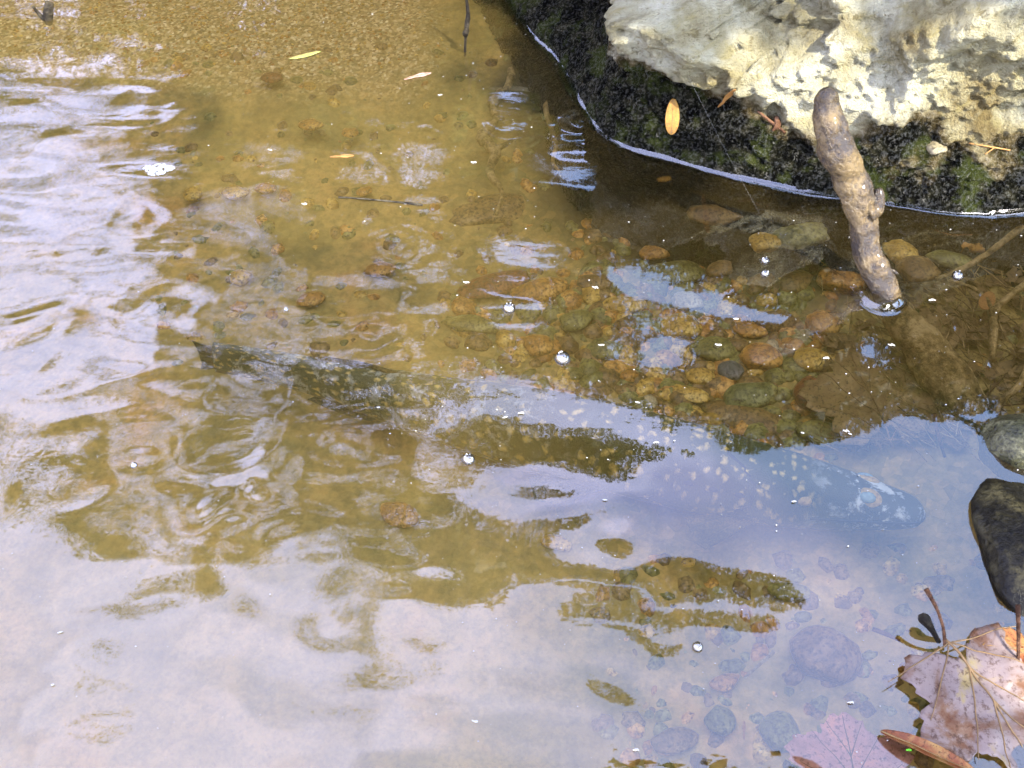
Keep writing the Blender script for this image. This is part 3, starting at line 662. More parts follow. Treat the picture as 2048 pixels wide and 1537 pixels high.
for sg in (1, -1):
    a = .62*sg; p = fp(ie, a, 1.0); nr = p-ctr[ie]; nr /= np.linalg.norm(nr)
    ball('eye', p-nr*.004, .018, MAT['iris'], fish, (1.25, .9, .45), nr, ICO3)
    ball('pupil', p+nr*.0035, .010, MAT['pupil'], fish, (1.2, .9, .4), nr)
for (a_, b_) in ((1312, 998), (1372, 1002), (1424, 1012), (1483, 1022)):
    i_ = near_st(a_, b_-40); p = fp(i_, 1.35, .99); nr = p-ctr[i_]; nr /= np.linalg.norm(nr)
    ball('jaw_pore', p, .0075, MAT['pore'], fish, (1.2, .8, .3), nr)
inn = near_st(1600, 985)
p = fp(inn, 1.15, 1.0); nr = p-ctr[inn]; nr /= np.linalg.norm(nr); ball('nostril', p, .011, MAT['iris'], fish, (1.1, .8, .3), nr)
# gill cover edge and mouth line: thin raised rims along the head
gi = near_st(1440, 945)
rim = np.array([fp(gi+int(6*math.sin(t_*math.pi)), .35+t_*1.9, 1.012) for t_ in np.linspace(0, 1, 24)])
V, fcc = tube(rim, np.full(24, .003), 8); obj('gill_cover', mesh('gill_cover', V-c0, fcc), MAT['mouth'], fish)
mo = np.array([fp(i, 1.45 + .25*(1-(i-near_st(1620, 990))/25), 1.005) for i in range(near_st(1620, 990), len(ctr)-3)])
V, fcc = tube(mo, np.full(len(mo), .0022), 8); obj('mouth', mesh('mouth', V-c0, fcc), MAT['mouth'], fish)

# ------------------------------------------------------------------ stones on the bed
STONES = [ # px, py, width px, height px, colour, label
 (1318, 500, 95, 40, 'orange', 'wide orange stone under the water above the long sky streak'),
 (1235, 430, 110, 46, 'brown', 'flat brown stone under the water below the boulder foot corner'),
 (1530, 485, 72, 46, 'gold', 'cracked golden stone under water between boulder and leaning stick'),
 (1430, 430, 110, 50, 'brown', 'brown silted stone in front of the boulder foot'),
 (1610, 465, 170, 60, 'olive', 'large olive silted slab under water directly left of the stick'),
 (1915, 478, 112, 76, 'orange', 'round orange stone with grey cap right of the stick by the boulder'),
 (1800, 505, 70, 60, 'gold', 'golden stone half hidden behind the right side of the stick'),
 (1838, 540, 90, 60, 'brown', 'squat brown stone just right of the stick above its waterline'),
 (1900, 520, 100, 40, 'olive', 'flat olive stone below the round orange stone'),
 (1375, 605, 70, 46, 'cream', 'pale round stone under the middle of the sky streak'),
 (1352, 545, 120, 56, 'olive', 'olive stone with a rounded back touching the sky streak top'),
 (1440, 540, 70, 36, 'brown', 'small brown stone above the streak fork'),
 (1250, 610, 90, 44, 'gold', 'low golden stone beneath the left end of the sky streak'),
 (1590, 565, 80, 50, 'brown', 'brown stone in the dark water between bubbles and stick'),
 (1690, 560, 120, 70, 'orange', 'rusty orange silted mass left of the stick waterline'),
 (1500, 660, 70, 36, 'orange', 'small orange stone below the streak, left of the cluster'),
 (1555, 640, 90, 50, 'brown', 'brown stone under the right end of the sky streak'),
 (1645, 650, 70, 60, 'orange', 'upright orange stone near the tip of the sky streak'),
 (1520, 715, 84, 66, 'orange', 'big angular orange cobble in the middle of the stone cluster'),
 (1622, 718, 80, 60, 'gold', 'rounded golden cobble right of the big angular one'),
 (1592, 692, 44, 32, 'orange', 'small orange pebble between two large cobbles'),
 (1545, 690, 26, 26, 'cream', 'tiny cream pebble leaning on the big angular cobble'),
 (1475, 690, 60, 30, 'brown', 'brown stone touching the left of the orange cobble cluster'),
 (1362, 655, 90, 60, 'gold', 'yellowish round stone right above the sky-coloured spot'),
 (1430, 700, 110, 56, 'olive', 'olive stone right of the sky-coloured spot'),
 (1462, 742, 56, 46, 'grey', 'small blue-grey stone below the olive one'),
 (1500, 790, 130, 68, 'green', 'pale green stone under water above the fish back'),
 (1625, 790, 74, 84, 'rust', 'reddish brown stone with dark hollow on its left'),
 (1400, 752, 60, 40, 'gold', 'little golden stone below the sky-coloured spot'),
 (1258, 752, 40, 32, 'orange', 'small bright orange pebble left of the green stone'),
 (1300, 803, 28, 34, 'cream', 'small pointed cream pebble at the fish back'),
 (1375, 785, 90, 26, 'gold', 'thin golden stone lying above the fish back'),
 (1520, 850, 230, 80, 'brown', 'large smooth brown slab between fish head and green stone'),
 (1650, 870, 120, 56, 'olive', 'olive brown stone near the fish snout upper side'),
 (1210, 700, 80, 46, 'olive', 'olive stone left of the sky-coloured spot'),
 (1080, 580, 130, 56, 'orange', 'broad orange stone behind the crackled white bubble'),
 (990, 570, 150, 42, 'rust', 'long rust coloured stone just above the left bubble'),
 (945, 650, 120, 44, 'olive', 'long olive stone left below the crackled bubble'),
 (1075, 690, 60, 50, 'orange', 'slanting orange stone above the lone bubble'),
 (1150, 640, 80, 46, 'olive', 'dull olive stone in mid water between the two bubbles'),
 (985, 430, 210, 84, 'brown', 'broad brown mound under water below the wavy reflection strand'),
 (1190, 565, 70, 40, 'brown', 'brown stone at the left tip of the sky streak'),
 (470, 385, 62, 30, 'gold', 'oval golden stone in the water at upper left of the straw'),
 (385, 388, 40, 34, 'gold', 'golden stone at the edge of the bright ripples'),
 (530, 378, 46, 24, 'orange', 'small orange stone right of the oval golden one'),
 (728, 383, 34, 20, 'orange', 'small orange stone just above the floating straw'),
 (700, 265, 36, 22, 'orange', 'small tan pebble above the ochre winged seed'),
 (545, 155, 54, 22, 'rust', 'flat dark red stone on the sand by the lime leaf'),
 (620, 250, 50, 26, 'orange', 'tan stone above the ring ripple'),
 (1830, 790, 90, 40, 'brown', 'brown silted stone above the blue reflection corner'),
 (1740, 760, 110, 60, 'brown', 'large brown silted stone at the sunken end of the stick'),
 (1580, 1185, 90, 44, 'olive', 'yellow green stone seen in the lower olive band'),
 (1655, 1310, 140, 140, 'brown', 'big round brown stone under the pale water near the mauve leaf'),
 (1562, 1462, 86, 96, 'olive', 'round grey olive stone beside the sunken pink leaf'),
 (1450, 1365, 70, 40, 'orange', 'faint tan stone in the pale water left of the twig'),
 (1440, 1440, 60, 76, 'olive', 'faint triangular olive stone left of the bottom round stone'),
 (1350, 1480, 110, 50, 'brown', 'faint brown stone at the bottom edge'),
 (760, 540, 70, 34, 'orange', 'faint orange stone below the swirl ripple in mid water'),
 (620, 600, 60, 34, 'orange', 'faint orange stone near the tail of the fish'),
 (480, 555, 50, 36, 'gold', 'faint golden stone at the left of the fish tail'),
 (1110, 1085, 70, 36, 'gold', 'faint golden stone within the long blue wave'),
 (800, 1030, 90, 60, 'orange', 'faint orange stone below the fish belly'),
]
def stone(px, py, wp, hp, mat, lab, sub=ICO3, zc=None, name='river_stone', cat='stone', group=None, flat=.62):
    z0 = float(bed_z(*P(px, py, -.15)[:2])) - (.028 if flat < .3 and zc is None else 0) if zc is None else zc
    p = P(px, py, z0+.01); k_ = mpp(px, py, z0)
    rx = wp*k_/2; el = math.atan2(CAM_H-z0, p[1])
    ry = hp*k_/2; rz = min(rx, ry)*(.9 if flat == .28 else flat)
    ryy = max(ry/math.sin(el)*.8, rx*.45)
    v, f = sub; sd = random.randint(0, 9999)
    v = v*(1 + .22*fbm(v[:, 0]*1.3+sd, v[:, 1]*1.3, v[:, 2]*1.3, 3, sd)[:, None])
    # knock flat facets into it
    for _ in range(7):
        nrm = rng.normal(size=3); nrm /= np.linalg.norm(nrm); dd = v @ nrm; lim = rng.uniform(.72, .9)
        v = v - np.where(dd > lim, dd-lim, 0)[:, None]*nrm*.9
    a = random.uniform(-.5, .5); v = v*np.array([rx, ryy, rz]); c_, s_ = math.cos(a), math.sin(a)
    v = np.stack([v[:, 0]*c_-v[:, 1]*s_, v[:, 0]*s_+v[:, 1]*c_, v[:, 2]], 1)
    o = obj(name, mesh(name, v, f), MAT[mat], loc=tuple(p), label=lab, category=cat)
    if group: o['group'] = group
    return o
for s_ in STONES: stone(*s_, zc=-.065 if (s_[1] < 545 and s_[0] > 1400) else None, flat=.28 if s_[2] > 180 else .62, group='stones lying on the creek bed')

# gravel: countless small stones
def scatter(name, n, fx, mat, zfun, sub, smin, smax, flat=.6, **props):
    V = []; Fc = []; v0, f0 = sub; base = 0
    pts = fx(n)
    for (x_, y_) in pts:
        r = random.uniform(smin, smax); v = v0*(1+.25*rng.normal(size=(len(v0), 1))*.4)*np.array([r, r*random.uniform(.6, 1), r*flat])
        a = random.uniform(0, 6.28); c_, s2 = math.cos(a), math.sin(a); v = np.stack([v[:, 0]*c_-v[:, 1]*s2, v[:, 0]*s2+v[:, 1]*c_, v[:, 2]], 1)
        V.append(v+np.array([x_, y_, 0])); Fc.append(f0+base); base += len(v0)
    V = np.concatenate(V); V[:, 2] += zfun(V[:, 0], V[:, 1]); return obj(name, mesh(name, V, np.concatenate(Fc)), mat, **props)
def reg(boxes):
    def f(n):
        o = []
        for _ in range(n):
            b = random.choice(boxes); px = random.uniform(b[0], b[2]); py = random.uniform(b[1], b[3]); o.append(P(px, py, -.14)[:2])
        return o
    return f
for mt, nn in (('brown', 420), ('olive', 420), ('orange', 260), ('gold', 150)):
    scatter('gravel', nn//3, reg([(1180, 420, 1680, 880), (900, 540, 1500, 840)]), MAT[mt], lambda a, b: bed_z(a, b)-.002, ICO2, .014, .030, kind='stuff')
    scatter('gravel', nn, reg([(1000, 420, 1700, 900), (1150, 420, 2048, 860), (300, 150, 1100, 700), (1200, 1080, 2048, 1537)]), MAT[mt], lambda a, b: bed_z(a, b)-.004, ICO2, .005, .019, kind='stuff')
for mt, nn in (('cream', 500), ('orange', 600), ('gold', 500)):
    scatter('sand_grains', nn, reg([(0, -20, 700, 170), (200, -10, 900, 190)]), MAT[mt], lambda a, b: bed_z(a, b), (ICO1[0], ICO1[1]), .0025, .0065, kind='stuff')

V = []; Fc = []; base = 0
for _ in range(420):
    px, py = random.uniform(1660, 2060), random.uniform(455, 880)
    if px < 1800 and py < 620: continue
    z0 = float(bed_z(*P(px, py, -.12)[:2])) + random.uniform(.006, .03); p = P(px, py, z0); nn = random.randint(7, 11); r = random.uniform(.006, .028)
    an = np.sort(rng.random(nn))*2*math.pi; rr = r*rng.uniform(.4, 1.1, nn); tl = rng.normal(0, .35, 2)
    ring = np.stack([np.cos(an)*rr, np.sin(an)*rr*.8, np.cos(an)*rr*tl[0]+np.sin(an)*rr*tl[1]], 1)
    v = np.concatenate([ring, ring*[.95, .95, 1]-[0, 0, .001]])+p; V.append(v)
    Fc += [tuple(base+q for q in range(nn)), tuple(base+nn+q for q in range(nn))[::-1]] + [(base+q, base+nn+q, base+nn+(q+1) % nn, base+(q+1) % nn) for q in range(nn)]; base += 2*nn
obj('leaf_litter', mesh('leaf_litter', np.concatenate(V), Fc, False), MAT['leaf_subbrown'], kind='stuff')
V = []; Fc = []; base = 0
for _ in range(330):
    px, py = random.uniform(1640, 2060), random.uniform(455, 890); z0 = float(bed_z(*P(px, py, -.12)[:2])) + random.uniform(.01, .035)
    p = P(px, py, z0); a = random.uniform(-.9, .9)+1.9; l = random.uniform(.01, .045); d_ = np.array([math.cos(a), math.sin(a), rng.normal(0, .1)])*l
    v, f = tube(np.array([p-d_, p+rng.normal(0, .003, 3), p+d_]), [.0006, .0011, .0005], 5); V.append(v); Fc += [tuple(base+i for i in q) for q in f]; base += len(v)
obj('sunken_debris', mesh('sunken_debris', np.concatenate(V), Fc), MAT['siltstick'], kind='stuff')

# dark wet stones at the right edge
stone(2085, 900, 230, 170, 'mossy', 'mossy grey-green wet stone rising from the water at the right edge', ICO4, -.02, 'wet_stone', flat=.8)
stone(2072, 1110, 225, 400, 'dark', 'smooth black stone standing out of the blue reflection at the right edge', ICO4, -.006, 'wet_stone', flat=.42)

# ------------------------------------------------------------------ leaning stick
def pts_z(l): return np.array([[*P(a, b, z), r] for a, b, z, r in l])
sp_ = pts_z([(1655, 205, .285, .019), (1657, 240, .26, .024), (1672, 295, .22, .027), (1698, 350, .17, .0265), (1720, 400, .13, .026), (1726, 450, .09, .0235), (1738, 515, .045, .0225),
             (1760, 560, .015, .023), (1782, 600, -.015, .022), (1806, 640, -.038, .018)])
root = empty('leaning_stick', tuple(sp_[-1][:3]), label='thick wet brown stick leaning on the boulder with its foot in the water', category='stick')
c_s = sp_[-1][:3]
q = spline(sp_, 14); ax_ = q[0][:3]-q[3][:3]; ax_ /= np.linalg.norm(ax_); r0_ = q[0][3]
q = np.vstack([[*(q[0][:3]+ax_*r0_*1.25*t_), r0_*math.sqrt(max(0, 1-t_*t_))+.0006] for t_ in (1, .95, .85, .7, .5, .3, .15)] + [q])
V, fc = tube(q[:, :3], q[:, 3]*(1+.05*fbm(q[:, 2]*60, 0, 0, 3, 3)), 56, .26, 3, 34); obj('stem', mesh('stem', V-c_s, fc), MAT['stick'], root)
kn = spline(pts_z([(1735, 430, .115, .016), (1752, 418, .122, .013), (1757, 392, .14, .009), (1756, 378, .15, .006)]), 6)
V, fc = tube(kn[:, :3], kn[:, 3], 12, .3, 5, 60); obj('knot', mesh('knot', V-c_s, fc), MAT['stick'], root)
kn = spline(pts_z([(1750, 545, .03, .004), (1780, 540, .035, .003), (1795, 548, .03, .002)]), 4)
V, fc = tube(kn[:, :3], kn[:, 3], 8, .3, 5, 60); obj('bark_flake', mesh('bark_flake', V-c_s, fc), MAT['stick'], root)
uw = spline(pts_z([(1778, 600, -.020, .010), (1796, 622, -.034, .025), (1840, 690, -.06, .032), (1890, 760, -.09, .040), (1930, 830, -.13, .042)]), 12)
V, fc = tube(uw[:, :3], uw[:, 3], 30, .30, 9, 22); obj('sunken_end', mesh('sunken_end', V-c_s, fc), MAT['siltstick'], root, label='silt covered sunken end of the stick')
cc = P(1757, 585)[:2]; an = np.linspace(math.radians(165), math.radians(368), 40)
arc = np.stack([cc[0]+.036*np.cos(an), cc[1]+.045*np.sin(an)], 1)
obj('stick_meniscus', ribbon(arc, 1, .014, .006, .001), MAT['meniscus'], kind='structure')

# ------------------------------------------------------------------ leaves
def leaf_shape(kind, n=90):
    if kind == 'plane':      # lobed plane/maple leaf, midrib along +y, base at the origin
        a = np.linspace(-math.pi, math.pi, n, endpoint=False)
        r = .62 + .26*np.abs(np.cos(a*2.5))**1.3 + .035*np.sin(a*23) + .02*np.sin(a*37+1)
        r = r*(1-.35*np.exp(-((np.abs(a)-math.pi)/.45)**2))
        return np.stack([np.sin(a)*r*.62, np.cos(a)*r*.62+.45], 1)
    if kind == 'oval':
        t = np.linspace(0, 2*math.pi, n, endpoint=False); return np.stack([.17*np.sin(t)*(1+.1*np.cos(t)), .5-.5*np.cos(t)], 1)
    if kind == 'sliver':
        t = np.linspace(0, 2*math.pi, n, endpoint=False); return np.stack([.09*np.sin(t)+.10*np.sin((.5-.5*np.cos(t))*math.pi), .5-.5*np.cos(t)], 1)
    t = np.linspace(0, 2*math.pi, n, endpoint=False); wv_ = np.interp(.5-.5*np.cos(t), [0, .25, .35, .7, 1], [.05, .08, .05, .14, .09]); return np.stack([np.sign(np.sin(t))*np.abs(np.sin(t))**.6*wv_, .5-.5*np.cos(t)], 1)
def leaf(name, base, tip, scale_w, kind, mat, zf, lab, cat='leaf', curl=.0, group=None, petiole=None, ribs=True, thick=.0008, seed=0, rings=14):
    """Leaf lying from base to tip (world xy); zf(x, y, s, w) gives height. Filled as nested rings so that it can bend."""
    base = np.array(base); tip = np.array(tip); ax = tip[:2]-base[:2]; Ln = np.linalg.norm(ax); ax = ax/Ln; sx = np.array([ax[1], -ax[0]])
    if zf == 'rock': scale_w = scale_w*np.linalg.norm(tip-base)/Ln
    ol = leaf_shape(kind); n = len(ol); cen = np.array([0, .5]); V = []
    loc = [cen[None]] + [cen + (ol-cen)*(k/rings) for k in range(1, rings+1)]
    loc = np.concatenate(loc)
    def place(l):
        xy = base[:2] + (l[:, 1:2]*ax + l[:, 0:1]*scale_w*sx)*Ln
        wv_ = .010*Ln/.15*fbm(xy[:, 0]*18+seed, xy[:, 1]*18, 0, 3, seed)
        z = (base[2]+(tip[2]-base[2])*l[:, 1] if zf == 'rock' else zf(l)) + wv_ + curl*(l[:, 0]**2)
        return np.column_stack([xy, z])
    Vt = place(loc); nn = len(Vt); f = [(0, 1+j, 1+(j+1) % n) for j in range(n)]
    for k in range(rings-1):
        a0 = 1+k*n; b0 = 1+(k+1)*n
        f += [(a0+j, b0+j, b0+(j+1) % n, a0+(j+1) % n) for j in range(n)]
    fb = [tuple(i+nn for i in q[::-1]) for q in f]
    e0 = 1+(rings-1)*n; fe = [(e0+j, e0+nn+j, e0+nn+(j+1) % n, e0+(j+1) % n) for j in range(n)]
    Vb = Vt - np.array([0, 0, thick]); V = np.concatenate([Vt, Vb])
    o0 = place(np.array([[0, 0.]]))[0]
    r = empty(name, tuple(o0), label=lab, category=cat)
    if group: r['group'] = group
    obj('blade', mesh('blade', V-o0, f+fb+fe), mat, r)
    if ribs:
        ml = place(np.stack([np.zeros(24), np.linspace(.0, .97, 24)], 1)) + np.array([0, 0, .0006])
        Vm, fm = tube(ml, np.linspace(.0016, .0005, 24)*Ln/.15, 6); obj('midrib', mesh('midrib', Vm-o0, fm), MAT['vein'], r)
        if kind == 'plane':
            for sg in (-1, 1):
                for (y0, x1, y1) in ((.04, .42, .45), (.25, .30, .78), (.05, .5, .12), (.5, .16, .9)):
                    tt = np.linspace(0, 1, 14); l = np.stack([sg*x1*tt**1.1, y0+(y1-y0)*tt], 1)
                    pv = place(l)+np.array([0, 0, .0005]); Vm, fm = tube(pv, np.linspace(.001, .0004, 14)*Ln/.15, 5); obj('vein', mesh('vein', Vm-o0, fm), MAT['vein'], r)
    if petiole is not None:
        pt = spline(petiole, 8); Vm, fm = tube(pt[:, :3], pt[:, 3], 9, .15, 3, 90); obj('petiole', mesh('petiole', Vm-o0, fm), MAT['twig'], r)
    return r
flatz = lambda z0: (lambda l: np.full(len(l), z0))
# big mauve leaf breaking the surface at the lower right; its midrib runs from the stalk down to the right
pet = pts_z([(1890, 1292, .004, .0022), (1886, 1255, .03, .0020), (1872, 1215, .05, .0022), (1852, 1178, .062, .0032)])
leaf('plane_leaf', P(1882, 1285), P(2085, 1545), 1.15, 'plane', MAT['leaf_pink'], lambda l: .004+.012*np.exp(-((l[:, 1]-.1)/.35)**2)+.012*l[:, 0]-.03*np.abs(l[:, 0])**2.5, 'large mauve and rust dead leaf floating at the lower right with raised stalk', petiole=pet, seed=4)
leaf('plane_leaf', P(1715, 1620, -.02), P(1680, 1432, -.02), 1.25, 'plane', MAT['leaf_subpink'], lambda l: np.full(len(l), -.008), 'sunken pink dead leaf at the bottom edge beside the round olive stone', seed=9)
leaf('curled_leaf', P(1758, 1468), P(1960, 1560), .5, 'oval', MAT['leaf_rust'], lambda l: .006+.03*np.clip(l[:, 0], 0, 1), 'curled dark brown leaf edge poking up below the mauve leaf', seed=5, curl=.2)
leaf('plane_leaf', P(2100, 1310), P(1960, 1300), .6, 'plane', MAT['leaf_rust'], flatz(.012), 'rust coloured dead leaf tucked behind the large mauve leaf', seed=15, petiole=pts_z([(2036, 1330, .006, .002), (2037, 1280, .03, .0022), (2036, 1210, .06, .003)]))
leaf('plane_leaf', P(1985, 640, -.08), P(1900, 500, -.08), 1.1, 'plane', MAT['leaf_sub'], flatz(-.105), 'big tan sunken leaf with pale veins right of the stick', seed=6)
leaf('plane_leaf', P(1960, 800, -.08), P(2100, 640, -.08), .9, 'plane', MAT['leaf_sub'], flatz(-.104), 'tan sunken leaf with straight torn edge at the right margin', seed=7)
leaf('plane_leaf', P(1930, 700, -.1), P(1880, 610, -.1), .8, 'plane', MAT['leaf_subbrown'], flatz(-.095), 'small dark sunken leaf below the tan veined one', seed=8)
leaf('plane_leaf', P(1790, 880, -.1), P(1700, 690, -.1), 1.0, 'plane', MAT['leaf_subbrown'], flatz(-.112), 'brown silted sunken leaf at the sunken end of the stick', seed=18)
leaf('plane_leaf', P(1870, 880, -.1), P(1900, 760, -.1), .9, 'plane', MAT['leaf_subbrown'], flatz(-.11), 'brown sunken leaf above the corner of the blue reflection', seed=28)
leaf('small_leaf', onrock(1343, 270, .012), onrock(1347, 196, .012), 1.15, 'oval', MAT['leaf_yellow'], 'rock', 'small oval yellow-brown leaf stuck on the dark boulder foot', seed=2)
leaf('small_leaf', P(578, 120), P(642, 106), .9, 'sliver', MAT['leaf_lime'], flatz(.003), 'lime green narrow leaf floating at the top over sand', seed=3)
leaf('small_leaf', P(1968, 615, -.05), P(1985, 580, -.05), 1.4, 'oval', MAT['leaf_ochre'], flatz(-.055), 'tiny orange leaflet on the tan sunken leaf', seed=3, ribs=False)
leaf('winged_seed', P(808, 163), P(862, 146), .9, 'samara', MAT['leaf_pale'], flatz(.003), 'pale pink winged seed floating near the lime leaf', cat='seed', seed=3)
leaf('winged_seed', P(660, 316), P(708, 314), .8, 'samara', MAT['leaf_ochre'], flatz(.003), 'ochre winged seed floating above the ring ripple', cat='seed', seed=3)
leaf('winged_seed', onrock(1436, 214, .01), onrock(1470, 178, .01), .9, 'samara', MAT['leaf_ochre'], 'rock', 'ochre winged seed stuck on the boulder beside the oval leaf', cat='seed', seed=3)
leaf('winged_seed', P(1480, 1500, -.08), P(1480, 1462, -.08), .8, 'samara', MAT['leaf_ochre'], flatz(-.05), 'ochre winged seed under water at the bottom', cat='seed', seed=3)

# ------------------------------------------------------------------ twigs
def rpts(l): return np.array([[*onrock(a, b, .003), r] for a, b, z, r in l])
def twig(name, l, mat, lab, cat='twig', parts=(), rough=.2, n=9, rock=False):
    pts_z_ = rpts if rock else pts_z; a = spline(pts_z_(l), 8); c_ = a[0][:3].copy(); r = empty(name, tuple(c_), label=lab, category=cat)
    V, f = tube(a[:, :3], a[:, 3], n, rough, 3, 70); obj('stem', mesh('stem', V-c_, f), mat, r)
    for p_ in parts:
        b = spline(pts_z_(p_), 6); V, f = tube(b[:, :3], b[:, 3], 7, rough, 4, 70); obj('side_shoot', mesh('side_shoot', V-c_, f), mat, r)
    return r
twig('floating_straw', [(677, 395, .003, .0018), (700, 396, .004, .0017), (760, 401, .003, .0017), (835, 409, .003, .0022), (845, 411, .002, .0015)], MAT['darktwig'], 'thin straight dark straw floating in the upper middle', 'straw')
twig('upright_twig', [(930, 112, -.01, .003), (931, 80, .03, .003), (934, 50, .055, .006), (936, 25, .08, .004), (930, -20, .12, .003)], MAT['darktwig'], 'thin dark twig standing out of the water left of the boulder', parts=[[(934, 60, .05, .006), (931, 68, .045, .007), (932, 75, .035, .003)]])
twig('twig_stub', [(97, 46, -.01, .009), (96, 25, .02, .011), (100, 5, .04, .009)], MAT['darktwig'], 'short dark twig stub standing in the water at the top left', parts=[[(90, 40, .0, .006), (75, 25, .015, .004), (66, 14, .03, .003)]])
twig('dry_twig', [(1515, 222, .13, .002), (1545, 247, .115, .003), (1570, 266, .10, .003)], MAT['twig'], 'thin reddish twig lying on the boulder foot left of the stick', rock=True, parts=[[(1552, 235, .125, .005), (1556, 250, .115, .006), (1545, 262, .105, .002)]])
twig('pine_needle', [(1938, 287, .10, .0013), (1980, 294, .10, .0015), (2020, 301, .10, .0012)], MAT['leaf_ochre'], 'orange pine needle pair on the wet boulder at the right', 'needle', rock=True, parts=[[(1990, 295, .10, .0013), (1970, 309, .095, .001)]])
stone(1872, 296, 42, 32, 'tan', 'small pale pebble perched on the wet boulder foot', ICO3, float(onrock(1872, 300, 0)[2])-.006, 'pebble', 'pebble')
twig('sunken_branch', [(2060, 440, -.02, .007), (1985, 500, -.03, .006), (1930, 535, -.04, .005), (1870, 560, -.05, .004)], MAT['siltstick'], 'thin silted branch running under water from the boulder foot to the right edge')
twig('sunken_branch', [(1985, 720, -.06, .006), (1988, 660, -.06, .007), (1992, 620, -.055, .006), (2060, 560, -.04, .006)], MAT['siltstick'], 'forked sunken branch crossing the tan leaves at the right', parts=[[(1990, 632, -.055, .005), (1960, 585, -.06, .004), (1900, 560, -.06, .003)]])
twig('sunken_branch', [(2060, 720, -.04, .006), (2040, 770, -.05, .006), (2005, 800, -.06, .005), (1990, 830, -.07, .004)], MAT['siltstick'], 'tan sunken branch end at the right edge above the mossy stone')
twig('leaf_stalk', [(1868, 828, -.01, .0035), (1876, 870, -.02, .003), (1890, 915, -.03, .002)], MAT['twig'], 'pink-tipped thin stalk slanting down into the blue reflection', 'stalk')
twig('leaf_stalk', [(1878, 1285, -.002, .003), (1862, 1258, .012, .004), (1848, 1238, .018, .0075), (1842, 1228, .02, .004)], MAT['darktwig'], 'short dark knobbed piece standing in for the reflection of the mauve leaf stalk', 'stalk')  # mirror image of the raised stalk tip, modelled as a separate piece
twig('sunken_twig', [(1490, 1355, -.08, .002), (1530, 1320, -.08, .0022), (1548, 1303, -.08, .003)], MAT['straw'], 'thin pale sunken twig in the pale water at the bottom', 'twig')
twig('sunken_twig', [(1745, 1258, -.05, .003), (1775, 1270, -.05, .003), (1800, 1282, -.05, .002)], MAT['twig'], 'short orange sunken twig left of the mauve leaf', 'twig')
twig('spider_thread', [(1375, 150, .2, .00005), (1440, 280, .1, .00005), (1520, 430, .01, .00005)], MAT['fleck'], 'single fine spider thread strung from boulder to water', 'thread')
# brownish reflections left of the boulder, built as wavy sunken tubes
twig('reflection_strand', [(1003, 118, -.08, .005), (1022, 150, -.08, .010), (1012, 180, -.08, .008), (985, 205, -.08, .011), (992, 240, -.08, .008), (965, 275, -.08, .013), (990, 305, -.08, .012), (980, 345, -.09, .008), (1004, 385, -.09, .005), (992, 430, -.10, .003)], MAT['siltstick'], 'wavy dark strand standing in for a reflection left of the boulder corner', 'root', rough=.45, parts=[[(985, 300, -.08, .008), (1010, 290, -.08, .006), (1035, 275, -.08, .003)]])
twig('reflection_strand', [(1120, 190, -.04, .004), (1092, 210, -.05, .006), (1100, 250, -.05, .006), (1112, 290, -.06, .005), (1106, 325, -.07, .004), (1122, 345, -.07, .002)], MAT['siltstick'], 'thin wavy strand standing in for a reflection close along the boulder edge', 'root', rough=.3)

# ------------------------------------------------------------------ bubbles, foam, flecks
def bubble(px, py, wp, lab):
    k_ = mpp(px, py); r = wp*k_/2; p = P(px, py, 0)
    o = obj('bubble', mesh('bubble', ICO3[0]*r*np.array([1, 1, .8]), ICO3[1]), MAT['bubble'], loc=(p[0], p[1], .001), label=lab, category='bubble', group='bubbles on the water')
    for _ in range(4):
        a = random.uniform(0, 6.28); rr = r*random.uniform(.08, .16); v = ICO1[0]*rr+np.array([math.cos(a)*r*.55, math.sin(a)*r*.55, r*.62])
        obj('froth', mesh('froth', v, ICO1[1]), MAT['foam'], o)
for a in ((1125, 718, 32, 'single clear bubble in mid water right of the orange slanting stone'), (1018, 618, 26, 'white crackled bubble inside the left oval sky spot'), (937, 920, 26, 'bubble at the tip of the pale wave below the fish belly'),
          (1530, 522, 18, 'upper of two small bubbles left of the stick'), (1530, 548, 18, 'lower of two small bubbles left of the stick'), (1915, 552, 22, 'small pale bubble above the tan sunken leaf'),
          (572, 620, 10, 'tiny bubble above the fish tail'), (268, 932, 14, 'small bubble inside the swirl at the left'), (1395, 1295, 22, 'white bubble on the lower olive stripe')): bubble(*a)
parts_ = []
for _ in range(170):
    a = random.uniform(0, 6.283); q_ = math.sqrt(random.random()); parts_.append((ICO1[0]*random.uniform(.0012, .0034)*[1, 1, .7]+[math.cos(a)*q_*.027*(1+.2*math.sin(3*a)), math.sin(a)*q_*.018, .0005], ICO1[1]))
v, f_ = join(parts_)
obj('foam_patch', mesh('foam_patch', v, f_), MAT['foam'], loc=tuple(P(316, 340, .002)), label='oval white foam patch floating among the left ripples', category='foam')
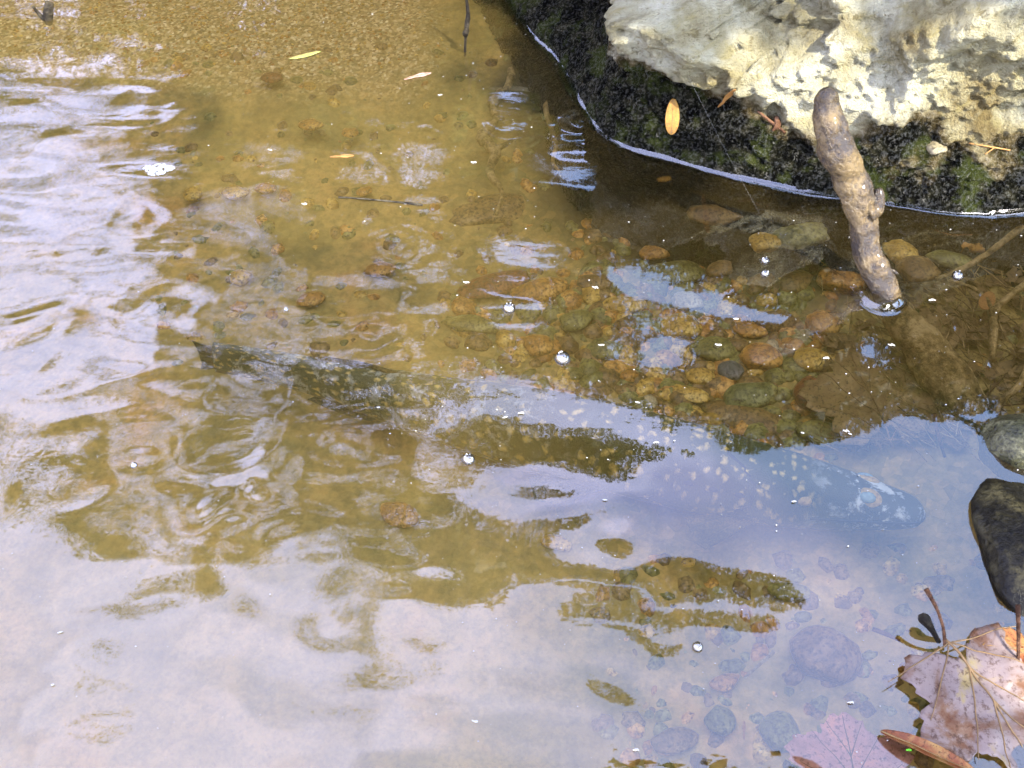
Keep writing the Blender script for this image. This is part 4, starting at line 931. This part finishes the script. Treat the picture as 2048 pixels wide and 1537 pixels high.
FLAB = ['pale fleck cluster at the corner of the blue reflection by the fish snout', 'white fleck on the silted leaf left of the sunken stick end', 'white fleck on the debris beside the sunken stick', 'star-shaped white fleck right of the stick waterline', 'twisted white fleck on the spotted fish back', 'pale sliver next to the twisted fleck on the fish back', 'tiny curved white fleck over the fish belly', 'short white fleck above the oval sky spot', 'cream fleck on the olive stone right of the oval sky spot', 'ragged pale fleck on the rust stone near mid water', 'white sliver on the fish head near the pale nostril', 'second sliver touching the nostril of the fish', 'white fleck between fish snout and blue corner', 'lone dot fleck beside the blue corner fleck cluster', 'white fluff above the faint stone left of the floating straw', 'pale fleck at the dark window over the fish flank', 'small hooked white fleck at the bottom middle of the pale water', 'greenish white fleck at the bottom left of the round sunken stones', 'pale green fleck left of the mauve leaf', 'bright green scrap on the curled leaf', 'white dot fleck in the lower left pale water, upper one', 'white sliver in the lower left pale water, lower one', 'white sliver lying across the lower edge of the sky streak', 'pale fleck at the left tip of the sky streak', 'pale sliver beside the wavy reflection strand on the sand', 'thin white sliver above the fish back beside the cream pebble', 'pale fleck below the swirls at the upper left middle', 'white fleck in front of the rusty mound', 'cream fleck on the right half of the floating straw']
FLK = [(1605, 866, 0), (1650, 716, 1), (1780, 690, 1), (1862, 600, 1), (1040, 826, 1), (1010, 835, 0), (757, 815, 0), (1200, 690, 1), (1435, 690, 1), (930, 565, 1), (1210, 1000, 0), (1588, 1003, 0), (1690, 862, 1), (1700, 868, 0),
       (606, 408, 1), (1310, 885, 1), (948, 1443, 1), (1270, 1500, 1), (1700, 1405, 1), (1815, 1500, 2), (120, 1265, 0), (105, 1370, 0), (1472, 638, 0), (1188, 575, 1), (880, 190, 0), (1275, 805, 0), (540, 300, 0), (945, 325, 1), (810, 407, 1)]
for i, (a, b, kd) in enumerate(FLK):
    p = P(a, b, .002); k_ = mpp(a, b); V = []
    parts_ = []
    for j in range(1 if kd == 0 else 3):
        v = ICO1[0]*np.array([random.uniform(4, 7) if j == 0 else random.uniform(2, 5), random.uniform(1.2, 2.4), 1.0])*k_
        an_ = random.uniform(-.6, .6)+j*1.1; c_, s2 = math.cos(an_), math.sin(an_); v = np.stack([v[:, 0]*c_-v[:, 1]*s2+j*3*k_, v[:, 0]*s2+v[:, 1]*c_, v[:, 2]], 1); parts_.append((v, ICO1[1]))
    V, f = join(parts_)
    obj('plant_fleck', mesh('plant_fleck', V, f, False), MAT['green_fleck' if kd == 2 else 'fleck'], loc=tuple(p), label=FLAB[i], category='fleck', group='plant flecks on the water' if kd != 2 else 'green scraps')
V = []; Fc = []; base = 0
for _ in range(800):
    px, py = random.uniform(-20, 2070), random.uniform(-10, 1545)
    if random.random() > (.25 + .75*(1 if px > 900 else .3)*(1 if py < 1000 else .7)): continue
    if px > 1150 and py < 430 and (py < 400 or px > 1900): continue
    p = P(px, py, .0015); r = mpp(px, py)*random.choice([.5, .6, .7, .9, 1.3]); v = ICO1[0][:, :]*r*np.array([random.uniform(.8, 1.8), 1, .6]); V.append(v+p); Fc.append(ICO1[1]+base); base += len(v)
obj('floating_specks', mesh('floating_specks', np.concatenate(V), np.concatenate(Fc)), MAT['fleck'], kind='stuff')
